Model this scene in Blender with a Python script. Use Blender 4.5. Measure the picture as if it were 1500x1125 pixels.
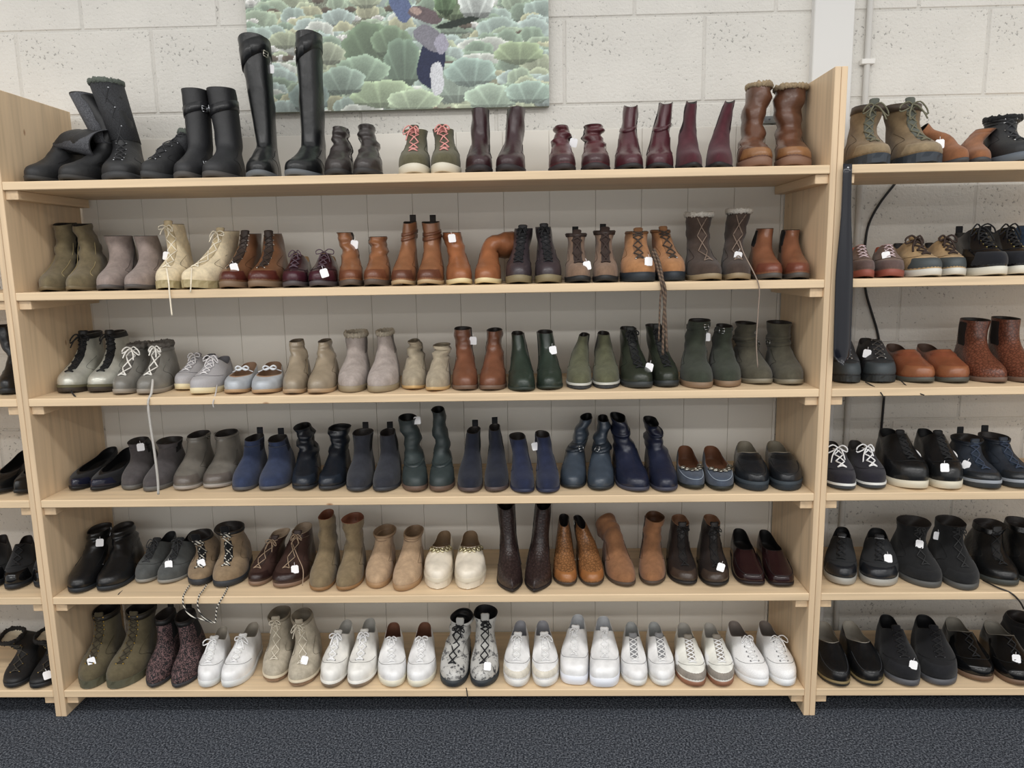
import bpy, bmesh, math, random
import numpy as np
from mathutils import Vector, Matrix
for o in list(bpy.data.objects): bpy.data.objects.remove(o)
SC = bpy.context.scene
COL = SC.collection
rnd = random.Random(7)
# ------------------------------------------------------------------ camera
CAMP = np.array([1.7213, -2.5116, 1.6253]); YAW, PITCH, ROLL, FPX = -0.027, 0.1625, -0.0174, 1113.9
def cam_axes():
    cy, sy, cp, sp = math.cos(YAW), math.sin(YAW), math.cos(PITCH), math.sin(PITCH)
    f = np.array([sy*cp, cy*cp, -sp]); r = np.array([cy, -sy, 0.]); u = np.cross(r, f)
    c, s = math.cos(ROLL), math.sin(ROLL)
    return r*c+u*s, -r*s+u*c, f
CR, CU, CF = cam_axes()
cam = bpy.data.objects.new('camera', bpy.data.cameras.new('camera')); COL.objects.link(cam)
cam.matrix_world = Matrix(((CR[0], CU[0], -CF[0], CAMP[0]), (CR[1], CU[1], -CF[1], CAMP[1]), (CR[2], CU[2], -CF[2], CAMP[2]), (0, 0, 0, 1)))
cam.data.sensor_width = 36; cam.data.lens = FPX/1500*36; cam.data.clip_start = .05
SC.camera = cam
# ------------------------------------------------------------------ light
wd = bpy.data.worlds.new('world'); SC.world = wd; wd.use_nodes = True
wd.node_tree.nodes['Background'].inputs[0].default_value = (1, .99, .972, 1)
wd.node_tree.nodes['Background'].inputs[1].default_value = .90
def strip(y, p, z=3.3):
    l = bpy.data.lights.new('ceiling_tube_light', 'AREA'); l.shape = 'RECTANGLE'; l.size = 9; l.size_y = .25; l.energy = p; l.color = (1, .985, .965)
    o = bpy.data.objects.new('ceiling_tube_light', l); COL.objects.link(o); o.location = (1.5, y, z)
strip(-1.7, 104); strip(-4.6, 165); strip(-8.6, 225)
vs = SC.view_settings; vs.view_transform = 'Standard'; vs.look = 'None'; vs.gamma = 1; vs.use_curve_mapping = False; vs.exposure = -0.14
# ------------------------------------------------------------------ pixel <-> place (the photograph is 1500 x 1125)
def ray(px, py): return CF + CR*((px-750)/FPX) - CU*((py-562.5)/FPX)
def at_y(px, py, Y): d = ray(px, py); return CAMP + d*((Y-CAMP[1])/d[1])
def at_z(px, py, Z): d = ray(px, py); return CAMP + d*((Z-CAMP[2])/d[2])
def proj(P):
    d = np.asarray(P, float)-CAMP; w = d@CF
    return np.stack([750+FPX*(d@CR)/w, 562.5-FPX*(d@CU)/w], -1)
def solve_x(px, Y, Z):
    a = proj([0, Y, Z])[0]; b = proj([3, Y, Z])[0]; X = 3*(px-a)/(b-a)
    for _ in range(3):
        e = px-proj([X, Y, Z])[0]; X += e*3/(b-a)
    return X
def mpp(Y, Z, X=1.7): return float((np.array([X, Y, Z])-CAMP)@CF)/FPX
# ------------------------------------------------------------------ materials
def lin(h):
    h = h.lstrip('#'); v = [int(h[i:i+2], 16)/255 for i in (0, 2, 4)]
    return tuple((c/12.92 if c <= .04045 else ((c+.055)/1.055)**2.4) for c in v)+(1,)
MATS = {}
def mat(kind, hx, hx2=None):
    key = (kind, hx, hx2)
    if key in MATS: return MATS[key]
    m = bpy.data.materials.new(kind+'_'+hx.strip('#')); m.use_nodes = True; nt = m.node_tree; N = nt.nodes; Lk = nt.links
    bs = N['Principled BSDF']; c = lin(hx); c2 = lin(hx2) if hx2 else None
    if kind in ('leather', 'soft', 'suede', 'patent', 'croc', 'canvas'):
        g_ = .3*c[0]+.6*c[1]+.1*c[2]; k_ = (1.28 if g_ > .5 else {'suede': 1.08, 'canvas': 1.0}.get(kind, .92)); s_ = .60 if c[2] > c[0]*1.15 else .72 if c[1] > c[0] else .80; c = tuple(min(.86, (g_+(x-g_)*s_)*k_) for x in c[:3])+(1,)
    tc = N.new('ShaderNodeTexCoord')
    def noise(scale, detail=2, rough=.5):
        n = N.new('ShaderNodeTexNoise'); n.inputs['Scale'].default_value = scale; n.inputs['Detail'].default_value = detail; n.inputs['Roughness'].default_value = rough
        Lk.new(tc.outputs['Object'], n.inputs['Vector']); return n
    def ramp(src, stops):
        r = N.new('ShaderNodeValToRGB'); e = r.color_ramp.elements
        while len(e) < len(stops): e.new(.5)
        for i, (p, col) in enumerate(stops): e[i].position = p; e[i].color = col
        Lk.new(src, r.inputs[0]); return r
    def bump(src, st, d=.002):
        b = N.new('ShaderNodeBump'); b.inputs['Strength'].default_value = st; b.inputs['Distance'].default_value = d
        Lk.new(src, b.inputs['Height']); Lk.new(b.outputs[0], bs.inputs['Normal'])
    def sc(col, k): return tuple(min(1, x*k) for x in col[:3])+(1,)
    rough = {'leather': .28, 'soft': .55, 'patent': .12, 'suede': .95, 'rubber': .6, 'canvas': .85, 'metal': .28, 'paint': .7, 'plain': .7, 'silver': .3, 'gloss': .2}.get(kind, .8)
    bs.inputs['Roughness'].default_value = rough
    bs.inputs['Base Color'].default_value = c
    if kind in ('leather', 'soft', 'patent', 'silver'):
        n = noise(14, 4); r = ramp(n.outputs[0], [(.3, sc(c, .72)), (.7, sc(c, 1.18))]); Lk.new(r.outputs[0], bs.inputs['Base Color'])
        n2 = noise(26, 6, .62); bump(n2.outputs[0], .45 if kind != 'patent' else .12, .005)
        if kind == 'silver': bs.inputs['Metallic'].default_value = .35
    elif kind == 'suede':
        n = noise(30, 5, .7); r = ramp(n.outputs[0], [(.3, sc(c, .75)), (.7, sc(c, 1.2))]); Lk.new(r.outputs[0], bs.inputs['Base Color'])
        n2 = noise(700, 2); bump(n2.outputs[0], .3, .001)
        bs.inputs['Sheen Weight'].default_value = .15; bs.inputs['Specular IOR Level'].default_value = .2
    elif kind in ('canvas', 'knit'):
        n = noise(350 if kind == 'knit' else 500, 3); r = ramp(n.outputs[0], [(.35, sc(c, .55 if kind == 'knit' else .88)), (.65, sc(c, 1.7 if kind == 'knit' else 1.08))]); Lk.new(r.outputs[0], bs.inputs['Base Color'])
        bump(n.outputs[0], .5, .001)
    elif kind == 'fur':
        n = noise(160, 5, .8); r = ramp(n.outputs[0], [(.3, sc(c, .6)), (.7, sc(c, 1.25))]); Lk.new(r.outputs[0], bs.inputs['Base Color']); bump(n.outputs[0], 1, .006)
    elif kind == 'metal': bs.inputs['Metallic'].default_value = 1
    elif kind == 'croc':
        v = N.new('ShaderNodeTexVoronoi'); v.feature = 'DISTANCE_TO_EDGE'; v.inputs['Scale'].default_value = 85
        Lk.new(tc.outputs['Object'], v.inputs['Vector']); r = ramp(v.outputs['Distance'], [(.0, sc(c, .4)), (.16, c)]); Lk.new(r.outputs[0], bs.inputs['Base Color'])
        bump(v.outputs['Distance'], .5, .003); bs.inputs['Roughness'].default_value = .35
    elif kind == 'leopard':
        v = N.new('ShaderNodeTexVoronoi'); v.inputs['Scale'].default_value = 110
        n = noise(80); ad = N.new('ShaderNodeVectorMath'); ad.operation = 'MULTIPLY_ADD'; ad.inputs[1].default_value = (.012,)*3
        Lk.new(n.outputs['Color'], ad.inputs[0]); Lk.new(tc.outputs['Object'], ad.inputs[2]); Lk.new(ad.outputs[0], v.inputs['Vector'])
        r = ramp(v.outputs['Distance'], [(.0, c), (.30, c), (.36, c2), (.58, c2), (.66, c)]); Lk.new(r.outputs[0], bs.inputs['Base Color'])
    elif kind == 'marble':
        n = noise(38, 6, .75); r = ramp(n.outputs[0], [(.40, c2), (.47, c), (1, c)]); Lk.new(r.outputs[0], bs.inputs['Base Color']); bs.inputs['Roughness'].default_value = .4
    elif kind == 'twist':
        w = N.new('ShaderNodeTexWave'); w.inputs['Scale'].default_value = 38; w.bands_direction = 'DIAGONAL'; Lk.new(tc.outputs['Object'], w.inputs['Vector'])
        r = ramp(w.outputs[0], [(.45, c), (.55, c2)]); r.color_ramp.interpolation = 'CONSTANT'; Lk.new(r.outputs[0], bs.inputs['Base Color'])
    elif kind in ('woodx', 'woodz', 'woody'):
        mp = N.new('ShaderNodeMapping'); k = {'woodx': (1.2, 26, 26), 'woodz': (26, 26, 1.2), 'woody': (26, 1.2, 26)}[kind]; mp.inputs['Scale'].default_value = k
        oi = N.new('ShaderNodeObjectInfo'); ad = N.new('ShaderNodeVectorMath'); ad.operation = 'ADD'
        mu = N.new('ShaderNodeMath'); mu.operation = 'MULTIPLY'; mu.inputs[1].default_value = 37; Lk.new(oi.outputs['Random'], mu.inputs[0])
        Lk.new(tc.outputs['Object'], ad.inputs[0]); Lk.new(mu.outputs[0], ad.inputs[1]); Lk.new(ad.outputs[0], mp.inputs[0])
        n = N.new('ShaderNodeTexNoise'); n.inputs['Scale'].default_value = 1.6; n.inputs['Detail'].default_value = 5; Lk.new(mp.outputs[0], n.inputs['Vector'])
        r = ramp(n.outputs[0], [(.25, sc(c, .80)), (.5, c), (.75, sc(c, 1.1))])
        v = N.new('ShaderNodeTexVoronoi'); v.inputs['Scale'].default_value = 3.2; mp2 = N.new('ShaderNodeMapping'); mp2.inputs['Scale'].default_value = tuple(1 if q < 5 else 2.2 for q in k)
        Lk.new(ad.outputs[0], mp2.inputs[0]); Lk.new(mp2.outputs[0], v.inputs['Vector'])
        r2 = ramp(v.outputs['Distance'], [(.0, (1, 1, 1, 1)), (.03, (.5, .5, .5, 1)), (.045, (0, 0, 0, 1))])
        mx = N.new('ShaderNodeMix'); mx.data_type = 'RGBA'; Lk.new(r2.outputs[0], mx.inputs[0]); Lk.new(r.outputs[0], mx.inputs[6]); mx.inputs[7].default_value = lin('#8a5a34')
        Lk.new(mx.outputs[2], bs.inputs['Base Color']); bump(n.outputs[0], .15, .001); bs.inputs['Roughness'].default_value = .55
    elif kind == 'block':
        n = noise(4, 3); r = ramp(n.outputs[0], [(.3, sc(c, .93)), (.7, sc(c, 1.04))])
        n2 = noise(75, 4, .65); n3 = noise(5, 2); mu = N.new('ShaderNodeMath'); mu.operation = 'MULTIPLY_ADD'; mu.inputs[1].default_value = .35
        Lk.new(n3.outputs[0], mu.inputs[0]); Lk.new(n2.outputs[0], mu.inputs[2])
        r2 = ramp(mu.outputs[0], [(.50, (1, 1, 1, 1)), (.55, (0, 0, 0, 1))])
        mx = N.new('ShaderNodeMix'); mx.data_type = 'RGBA'; Lk.new(r2.outputs[0], mx.inputs[0]); Lk.new(r.outputs[0], mx.inputs[6]); mx.inputs[7].default_value = sc(c, .5)
        Lk.new(mx.outputs[2], bs.inputs['Base Color']); bump(mu.outputs[0], .6, .006); bs.inputs['Roughness'].default_value = .75
    elif kind == 'carpet':
        n = noise(150, 3, .75); r = ramp(n.outputs[0], [(.34, lin('#16191e')), (.48, c), (.64, lin('#7c8189'))]); Lk.new(r.outputs[0], bs.inputs['Base Color'])
        bump(n.outputs[0], 1, .008); bs.inputs['Roughness'].default_value = 1; bs.inputs['Specular IOR Level'].default_value = .1
    elif kind == 'print':
        a = N.new('ShaderNodeVertexColor'); a.layer_name = 'Print'; Lk.new(a.outputs[0], bs.inputs['Base Color'])
    MATS[key] = m; return m
# ------------------------------------------------------------------ mesh helpers
def mesh_obj(name, V, F, m, parent=None, smooth=True):
    me = bpy.data.meshes.new(name); me.from_pydata([tuple(v) for v in V], [], F)
    if smooth: me.polygons.foreach_set('use_smooth', [True]*len(me.polygons))
    me.materials.append(m); me.update()
    o = bpy.data.objects.new(name, me); COL.objects.link(o)
    if parent: o.parent = parent
    return o
def box_vf(x0, x1, y0, y1, z0, z1, bev=.0015):
    bm = bmesh.new(); bmesh.ops.create_cube(bm, size=1)
    for v in bm.verts: v.co = Vector(((x0+x1)/2+v.co.x*(x1-x0), (y0+y1)/2+v.co.y*(y1-y0), (z0+z1)/2+v.co.z*(z1-z0)))
    if bev: bmesh.ops.bevel(bm, geom=bm.edges[:], offset=bev, segments=1, affect='EDGES')
    bm.verts.ensure_lookup_table(); V = [v.co.copy() for v in bm.verts]; F = [[v.index for v in f.verts] for f in bm.faces]; bm.free(); return V, F
def box(name, x0, x1, y0, y1, z0, z1, m, parent=None, bev=.0015):
    V, F = box_vf(x0, x1, y0, y1, z0, z1, bev); return mesh_obj(name, V, F, m, parent, False)
def lbox(name, x0, x1, y0, y1, z0, z1, m, parent=None, bev=.0015):   # origin at its own centre
    c = ((x0+x1)/2, (y0+y1)/2, (z0+z1)/2); hx, hy, hz = (x1-x0)/2, (y1-y0)/2, (z1-z0)/2
    o = box(name, -hx, hx, -hy, hy, -hz, hz, m, parent, bev); o.location = c; return o
def crom(A, K):
    A = np.asarray(A, float); n = len(A); t = np.linspace(0, n-1, K); i = np.clip(t.astype(int), 0, n-2); f = (t-i)[:, None]
    p1, p2 = A[i], A[i+1]; p0, p3 = A[np.clip(i-1, 0, n-1)], A[np.clip(i+2, 0, n-1)]
    return .5*((2*p1)+(-p0+p2)*f+(2*p0-5*p1+4*p2-p3)*f**2+(-p0+3*p1-3*p2+p3)*f**3)
def tube_vf(pts, r, n=6, K=None, flat=1.0):
    P = crom(pts, K or max(6, 4*len(pts))) if len(pts) > 2 else np.asarray(pts, float)
    T = np.gradient(P, axis=0); T /= np.linalg.norm(T, axis=1)[:, None]+1e-9
    V = []; F = []; up = np.array([0.13, .2, .97])
    for p, t in zip(P, T):
        a = np.cross(t, up); la = np.linalg.norm(a)
        a = a/la if la > 1e-4 else np.array([1., 0, 0]); b = np.cross(a, t)
        for k in range(n):
            an = 2*math.pi*k/n; V.append(p+a*math.cos(an)*r+b*math.sin(an)*r*flat)
    for i in range(len(P)-1):
        for k in range(n): F.append([i*n+k, i*n+(k+1) % n, (i+1)*n+(k+1) % n, (i+1)*n+k])
    F.append(list(range(n))[::-1]); F.append([(len(P)-1)*n+k for k in range(n)]); return V, F
def merge(lst):
    V = []; F = []
    for v, f in lst:
        o = len(V); V += list(v); F += [[i+o for i in q] for q in f]
    return V, F
def tag_obj(o, label=None, cat=None, group=None, kind=None):
    for k, v in (('label', label), ('category', cat), ('group', group), ('kind', kind)):
        if v: o[k] = v
    return o
def empty(name, loc=(0, 0, 0), rz=0):
    o = bpy.data.objects.new(name, None); COL.objects.link(o); o.location = loc; o.rotation_euler = (0, 0, rz); o.empty_display_size = .05; return o
# ------------------------------------------------------------------ the place
W = 2.6743; T = .027; H = .36; Z1 = 1.903; DEP = .43
ZS = [Z1-H*i for i in range(6)]
PANEL_Y, WALL_Y = .452, .475
WOODX, WOODZ, WOODY = mat('woodx', '#dbc29f'), mat('woodz', '#d8be9c'), mat('woody', '#d6bb98')
fl = box('floor', -2.5, 5.5, -5, .6, -.05, 0, mat('carpet', '#393d45'), None, 0); tag_obj(fl, 'dark grey flecked carpet floor', None, None, 'structure')
# block wall
wall = box('wall_back', -2.2, 5.2, WALL_Y+.0035, WALL_Y+.15, 0, 3.4, mat('block', '#d2cfc8'), None, 0); tag_obj(wall, 'off-white painted concrete block wall', None, None, 'structure')
p0 = at_y(220, 41, WALL_Y); BL, BH, J = .515, .305, .007
blk = mat('block', '#dad7d0'); shared = {}
zrow = p0[2]-BH*7
k = 0
while zrow < 3.3:
    off = p0[0] if k % 2 == 0 else p0[0]-BL*.5
    x = off-BL*math.ceil((off+2.2)/BL)
    while x < 5.2:
        z0, z1 = max(zrow, 0.0), zrow+BH-J
        if z1 > .05 and not (z1 < 1.5 and 0.05 < x and x+BL < W):
            key = round(z1-z0, 3)
            if key not in shared:
                o = box('block', -(BL-J)/2, (BL-J)/2, -.012, .012, -(z1-z0)/2, (z1-z0)/2, blk, wall, .004); shared[key] = o.data
            else:
                o = bpy.data.objects.new('block', shared[key]); COL.objects.link(o); o.parent = wall
            o.location = (x+BL/2, WALL_Y+.012+rnd.uniform(-.0008, .0008), (z0+z1)/2)
        x += BL
    zrow += BH; k += 1
# column, conduit, bracket, cable
zt = 3.4
xa, xb = at_y(1194, 10, .44)[0], at_y(1253, 10, .44)[0]
o = box('column', xa, xb, .44, WALL_Y+.003, 0, zt, mat('paint', '#dcdbd8'), None, .003); o.name = 'trim_1'; tag_obj(o, 'white boxed column rising behind the shelf uprights', None, None, 'structure')
pipe = empty('conduit_pipe', (at_y(1272, 60, WALL_Y-.012)[0], WALL_Y-.012, 0))
tag_obj(pipe, 'thin white conduit pipe clipped to the block wall', 'pipe')
V, F = tube_vf([(0, 0, .02), (0, 0, 1.7), (0, 0, zt)], .011, 10); mesh_obj('pipe', V, F, mat('paint', '#c9c7c2'), pipe)
zc = at_y(1272, 92, WALL_Y)[2]
lbox('clip', -.024, .024, -.013, .012, zc-.009, zc+.009, mat('paint', '#e4e2dd'), pipe)
a, b = at_y(1119, 170, PANEL_Y-.004), at_y(1152, 179, PANEL_Y-.004)
br = empty('metal_bracket', (a[0], PANEL_Y, 0)); tag_obj(br, 'small galvanised fixing strap above the back boards', 'bracket')
lbox('plate', 0, b[0]-a[0], -.004, .024, b[2], a[2], mat('metal', '#b9c4cc'), br, .0008)
for q in (.25, .72):
    V, F = tube_vf([((b[0]-a[0])*q, -.0045, (a[2]+b[2])/2), ((b[0]-a[0])*q, -.003, (a[2]+b[2])/2)], .004, 8); mesh_obj('screw', V, F, mat('metal', '#6c737a'), br)
V, F = tube_vf([at_y(x, y, WALL_Y-.008) for x, y in ((1312, 268), (1290, 296), (1274, 325), (1268, 352), (1266, 390), (1268, 425), (1276, 455), (1285, 485), (1290, 515), (1296, 560), (1290, 640))], .0045, 8)
tag_obj(mesh_obj('cable', V, F, mat('rubber', '#17171a')), 'loose black cable hanging down the block wall', 'cable')
# shelving units
def cleats(parent, x0, x1, left, right):
    for z in ZS:
        for s, ok in ((0, left), (1, right)):
            if ok:
                xx = (x0, x0+.042) if s == 0 else (x1-.042, x1)
                lbox('cleat', xx[0], xx[1], .012, DEP-.01, z-T-.03, z-T-.0003, WOODY, parent)
def unit(name, label, x0, x1, left=True, right=True):
    r = empty(name, (0, 0, 0)); tag_obj(r, label, 'shelf unit', None)
    for z in ZS: lbox('shelf', x0+.0004, x1-.0004, 0, DEP, z-T, z, WOODX, r, .002)
    ztop = TOPZ
    if left: lbox('side_panel', x0-.0195, x0, 0, DEP, 0.0, ztop, WOODZ, r, .0015)
    if right: lbox('side_panel', x1, x1+.0195, 0, DEP, 0.0, ztop, WOODZ, r, .0015)
    cleats(r, x0, x1, left, right); return r
TOPZ = float(at_y(1228, 97, 0)[2])
main = unit('shelving_unit', 'wide pine shelving unit with six shelves and pale back boards', 0, W)
right = unit('shelving_unit', 'pine shelving unit with open back against the block wall', W+.04, W+.04+2.3, True, True)
left = unit('shelving_unit', 'pine shelving unit holding only black shoes and boots', -.04-1.9, -.04, True, True)
xg = at_y(671, 290, PANEL_Y)[0]; pw = .1735; x = xg-pw*math.ceil((xg-.02)/pw)
ztp = float(at_y(1000, 187, PANEL_Y)[2]); pm = mat('paint', '#e6e2d9')
while x < W+.02:
    a, b = max(x+.0005, .0), min(x+pw-.0005, W)
    if b-a > .01: lbox('back_board', a, b, PANEL_Y-.012, PANEL_Y, .02, ztp, pm, main, .0012)
    x += pw
# a back skirting line behind the lowest shelf
lbox('back_rail', .0, W, PANEL_Y+.0002, PANEL_Y+.02, .02, ztp-.05, pm, main, 0)
# canvas print above the shelf
cxa, cxb = at_y(364, 80, WALL_Y-.035), at_y(804, 80, WALL_Y-.035); zb = float(at_y(600, 160, WALL_Y-.035)[2]); CH = .80
def sstep_(a, b, x): t = np.clip((x-a)/(b-a), 0, 1); return t*t*(3-2*t)
def paint():
    nx, nz = 300, 200; X = np.linspace(cxa[0], cxb[0], nx); Z = np.linspace(zb, zb+CH, nz); XX, ZZ = np.meshgrid(X, Z)
    w_ = cxb[0]-cxa[0]; px = 364+440*(XX-cxa[0])/w_; py = 160-(ZZ-zb)*440/w_
    rs = np.random.RandomState(3); C = np.zeros((nz, nx, 3)); h = np.array
    base = rs.rand(nz, nx); C[:] = h([110, 118, 92]); C += (base[..., None]-.5)*60
    def leafy(cx, cy, rx, ry, col, n=9):
        dx, dy = (px-cx)/rx, (py-cy)/ry; an = np.arctan2(dy, dx)
        edge = 1+.05*np.sin(an*5+cx)+.03*np.sin(an*11+cy)+.04*(base-.5); q = np.hypot(dx, dy)/edge; m = q < 1
        va = np.arctan2(dx+.1*np.sin(cx), 1.25-dy); vein = np.clip(np.cos(va*n*1.6+cx), 0, 1)**6
        k = .70+.26*q*(dy < .6)-.24*np.clip(dy, 0, 1)+.16*vein+.20*sstep_(.75, 1., q)*(dy < .3)
        k = k+(base-.5)*.10; c = h(col)[None, None]*k[..., None]; C[m] = c[m]
    cols = [(150, 178, 140), (128, 160, 128), (150, 180, 165), (170, 186, 140), (120, 150, 120), (160, 188, 178), (178, 180, 130), (196, 205, 190)]
    for row, cy in enumerate(np.arange(-240, 175, 13)):
        sc = np.clip((cy+300)/330, .35, 1.2)
        for i in range(int(26/sc)):
            cx = 364+rs.rand()*440; leafy(cx, cy+rs.randn()*6, sc*rs.uniform(14, 30), sc*rs.uniform(9, 17), cols[rs.randint(len(cols))], rs.randint(4, 8))
        for i in range(6):
            cx = 364+rs.rand()*440; leafy(cx, cy, sc*9, sc*4, (92, 74, 56) if rs.rand() < .5 else (225, 225, 215), 3)
    for cx, cy, rx, ry, c in ((545, 72, 42, 34, (92, 124, 84)), (575, 66, 30, 22, (104, 138, 96)), (590, 96, 28, 36, (96, 130, 100)), (530, 105, 40, 22, (140, 178, 140)), (560, 138, 50, 20, (165, 198, 140)), (500, 118, 34, 20, (150, 185, 160)), (665, 125, 45, 28, (160, 192, 165)), (690, 110, 38, 20, (140, 178, 160)), (720, 145, 40, 18, (165, 200, 165)), (775, 140, 36, 16, (150, 188, 165)), (605, 148, 40, 16, (170, 200, 150)), (450, 140, 30, 22, (120, 150, 140)), (760, 85, 36, 16, (150, 180, 120)), (480, 80, 26, 16, (165, 180, 140)), (420, 60, 26, 12, (160, 175, 130))):
        leafy(cx, cy, rx, ry, c, 8)
    C[:] = C*.78+44
    def blob(cx, cy, rx, ry, ang, col):
        dx, dy = px-cx, py-cy; c, s = math.cos(ang), math.sin(ang); u, v = (dx*c+dy*s)/rx, (-dx*s+dy*c)/ry
        m = u*u+v*v < 1+.12*np.sin(4*np.arctan2(v, u)+cx); C[m] = h(col)*(.8+.3*rs.rand(int(m.sum()))[:, None]*.5+.0)
    blob(615, -60, 46, 70, .1, (92, 112, 165)); blob(590, 15, 14, 26, -.4, (96, 116, 170)); blob(632, 98, 20, 34, .15, (44, 52, 92)); blob(640, 118, 10, 24, 0, (225, 228, 235))
    blob(632, 62, 26, 15, .5, (140, 138, 152)); blob(626, 30, 26, 10, .3, (120, 100, 104)); blob(612, 24, 9, 5, .3, (196, 160, 146)); blob(648, 70, 10, 14, 0, (176, 172, 196))
    leafy(668, 14, 30, 26, (150, 178, 130), 7); leafy(700, 16, 26, 22, (215, 225, 218), 6); leafy(655, 10, 16, 22, (112, 146, 100), 5); blob(672, 42, 32, 5, -.2, (50, 62, 54))
    g = C.mean(-1, keepdims=True); C = (g+(C-g)*.66)*1.04+6
    return X, Z, np.clip(C, 0, 255)/255
def canvas():
    X, Z, C = paint(); nz, nx = C.shape[:2]; r = empty('canvas_print', (0, 0, 0)); tag_obj(r, 'unframed canvas photo print of a cabbage field being harvested', 'picture')
    lbox('canvas_block', X[0], X[-1], WALL_Y-.034, WALL_Y-.006, zb, zb+CH, mat('canvas', '#8d9484'), r, .002)
    V = [(x, WALL_Y-.0346, z) for z in Z for x in X]; F = [[j*nx+i, j*nx+i+1, (j+1)*nx+i+1, (j+1)*nx+i] for j in range(nz-1) for i in range(nx-1)]
    o = mesh_obj('printed_face', V, F, mat('print', '#ffffff'), r, False)
    ca = o.data.color_attributes.new('Print', 'FLOAT_COLOR', 'POINT')
    c = np.ones((nz*nx, 4)); s = C.reshape(-1, 3); c[:, :3] = np.where(s <= .04045, s/12.92, ((s+.055)/1.055)**2.4); ca.data.foreach_set('color', c.ravel())
canvas()
# ------------------------------------------------------------------ shoes
MM, KK = 40, 30
TH = np.arange(MM)*2*math.pi/MM
def sstep(a, b, x): t = np.clip((x-a)/(b-a), 0, 1); return t*t*(3-2*t)
def footprint(u, toe):
    p, q = {'round': (2.0, 2.0), 'point': (1.45, 1.15), 'square': (3.5, 3.2), 'almond': (1.75, 1.5)}[toe]
    a = np.clip((.34-u)/.34, 0, 1); f1 = np.clip(1-a**p, 0, 1)**(1/q)
    mid = 1-.25*sstep(.34, .72, u); b = np.clip((u-.74)/.26, 0, 1); f3 = np.clip(1-b**2.4, 0, 1)**(1/2.2)
    return np.where(u < .34, f1, mid*f3)
# rings: y front, z front, y back, z back, width, roundness, dip at the sides
def rings_boot(Hf, Hb, tw, sl=.42, vamp=1.0, neck=.70):
    neck = min(neck, .50*tw+.34)
    R = [(0, 0, 1, 0, .96, 0, 0), (-.004, .010, 1.006, .016, 1, 0, 0), (.004, .022*vamp, 1.006, .036, .99, .03, 0), (.035, .034*vamp, 1, .052, .95, .06, 0), (.10, .045*vamp, .992, .064, .89, .12, 0),
         (.20, .057*vamp, .985, .074, .82, .24, 0), (.32, .074, .982, .085, .75, .45, 0), (.43, .096, .98, .099, .69, .7, 0), (.51, .122, .978, .120, neck, .9, 0)]
    H0 = .122; ye = .98-sl
    m = max(Hf, .14)
    for q in (.34, .67, 1.0):
        R.append((.525+(ye-.525)*q, H0+(m-H0)*q, .978, .12+(max(Hb, .138)-.12)*q, neck+(tw-neck)*q, 1, 0))
    return R
RINGS_LOW = [(0, 0, 1, 0, .96, 0, 0), (-.004, .010, 1.008, .016, 1, 0, 0), (.004, .022, 1.01, .034, .99, .02, 0), (.035, .032, 1.003, .048, .95, .05, 0), (.10, .040, .995, .057, .90, .10, .002), (.20, .050, .99, .064, .83, .2, .005), (.31, .063, .988, .07, .75, .34, .010), (.41, .079, .988, .077, .68, .45, .016), (.49, .092, .985, .084, .60, .52, .024)]
RINGS_LOAFER = [(0, 0, 1, 0, .96, 0, 0), (-.004, .010, 1.006, .016, 1, 0, 0), (.004, .021, 1.008, .032, .99, .02, 0), (.03, .030, 1.003, .044, .95, .05, 0), (.09, .037, .996, .053, .90, .09, .002), (.18, .045, .992, .06, .84, .15, .005), (.28, .056, .99, .066, .78, .22, .010), (.36, .066, .99, .070, .72, .28, .015), (.41, .073, .99, .074, .67, .32, .020)]
RINGS_FLAT = [(0, 0, 1, 0, .96, 0, 0), (-.004, .009, 1.004, .014, 1, 0, 0), (.004, .018, 1.006, .028, .99, .02, 0), (.025, .026, 1.003, .038, .96, .04, 0), (.07, .031, 1, .046, .92, .06, .002), (.13, .035, .998, .052, .88, .08, .004), (.19, .038, .995, .056, .84, .1, .007), (.24, .039, .992, .06, .80, .12, .012)]
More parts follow.
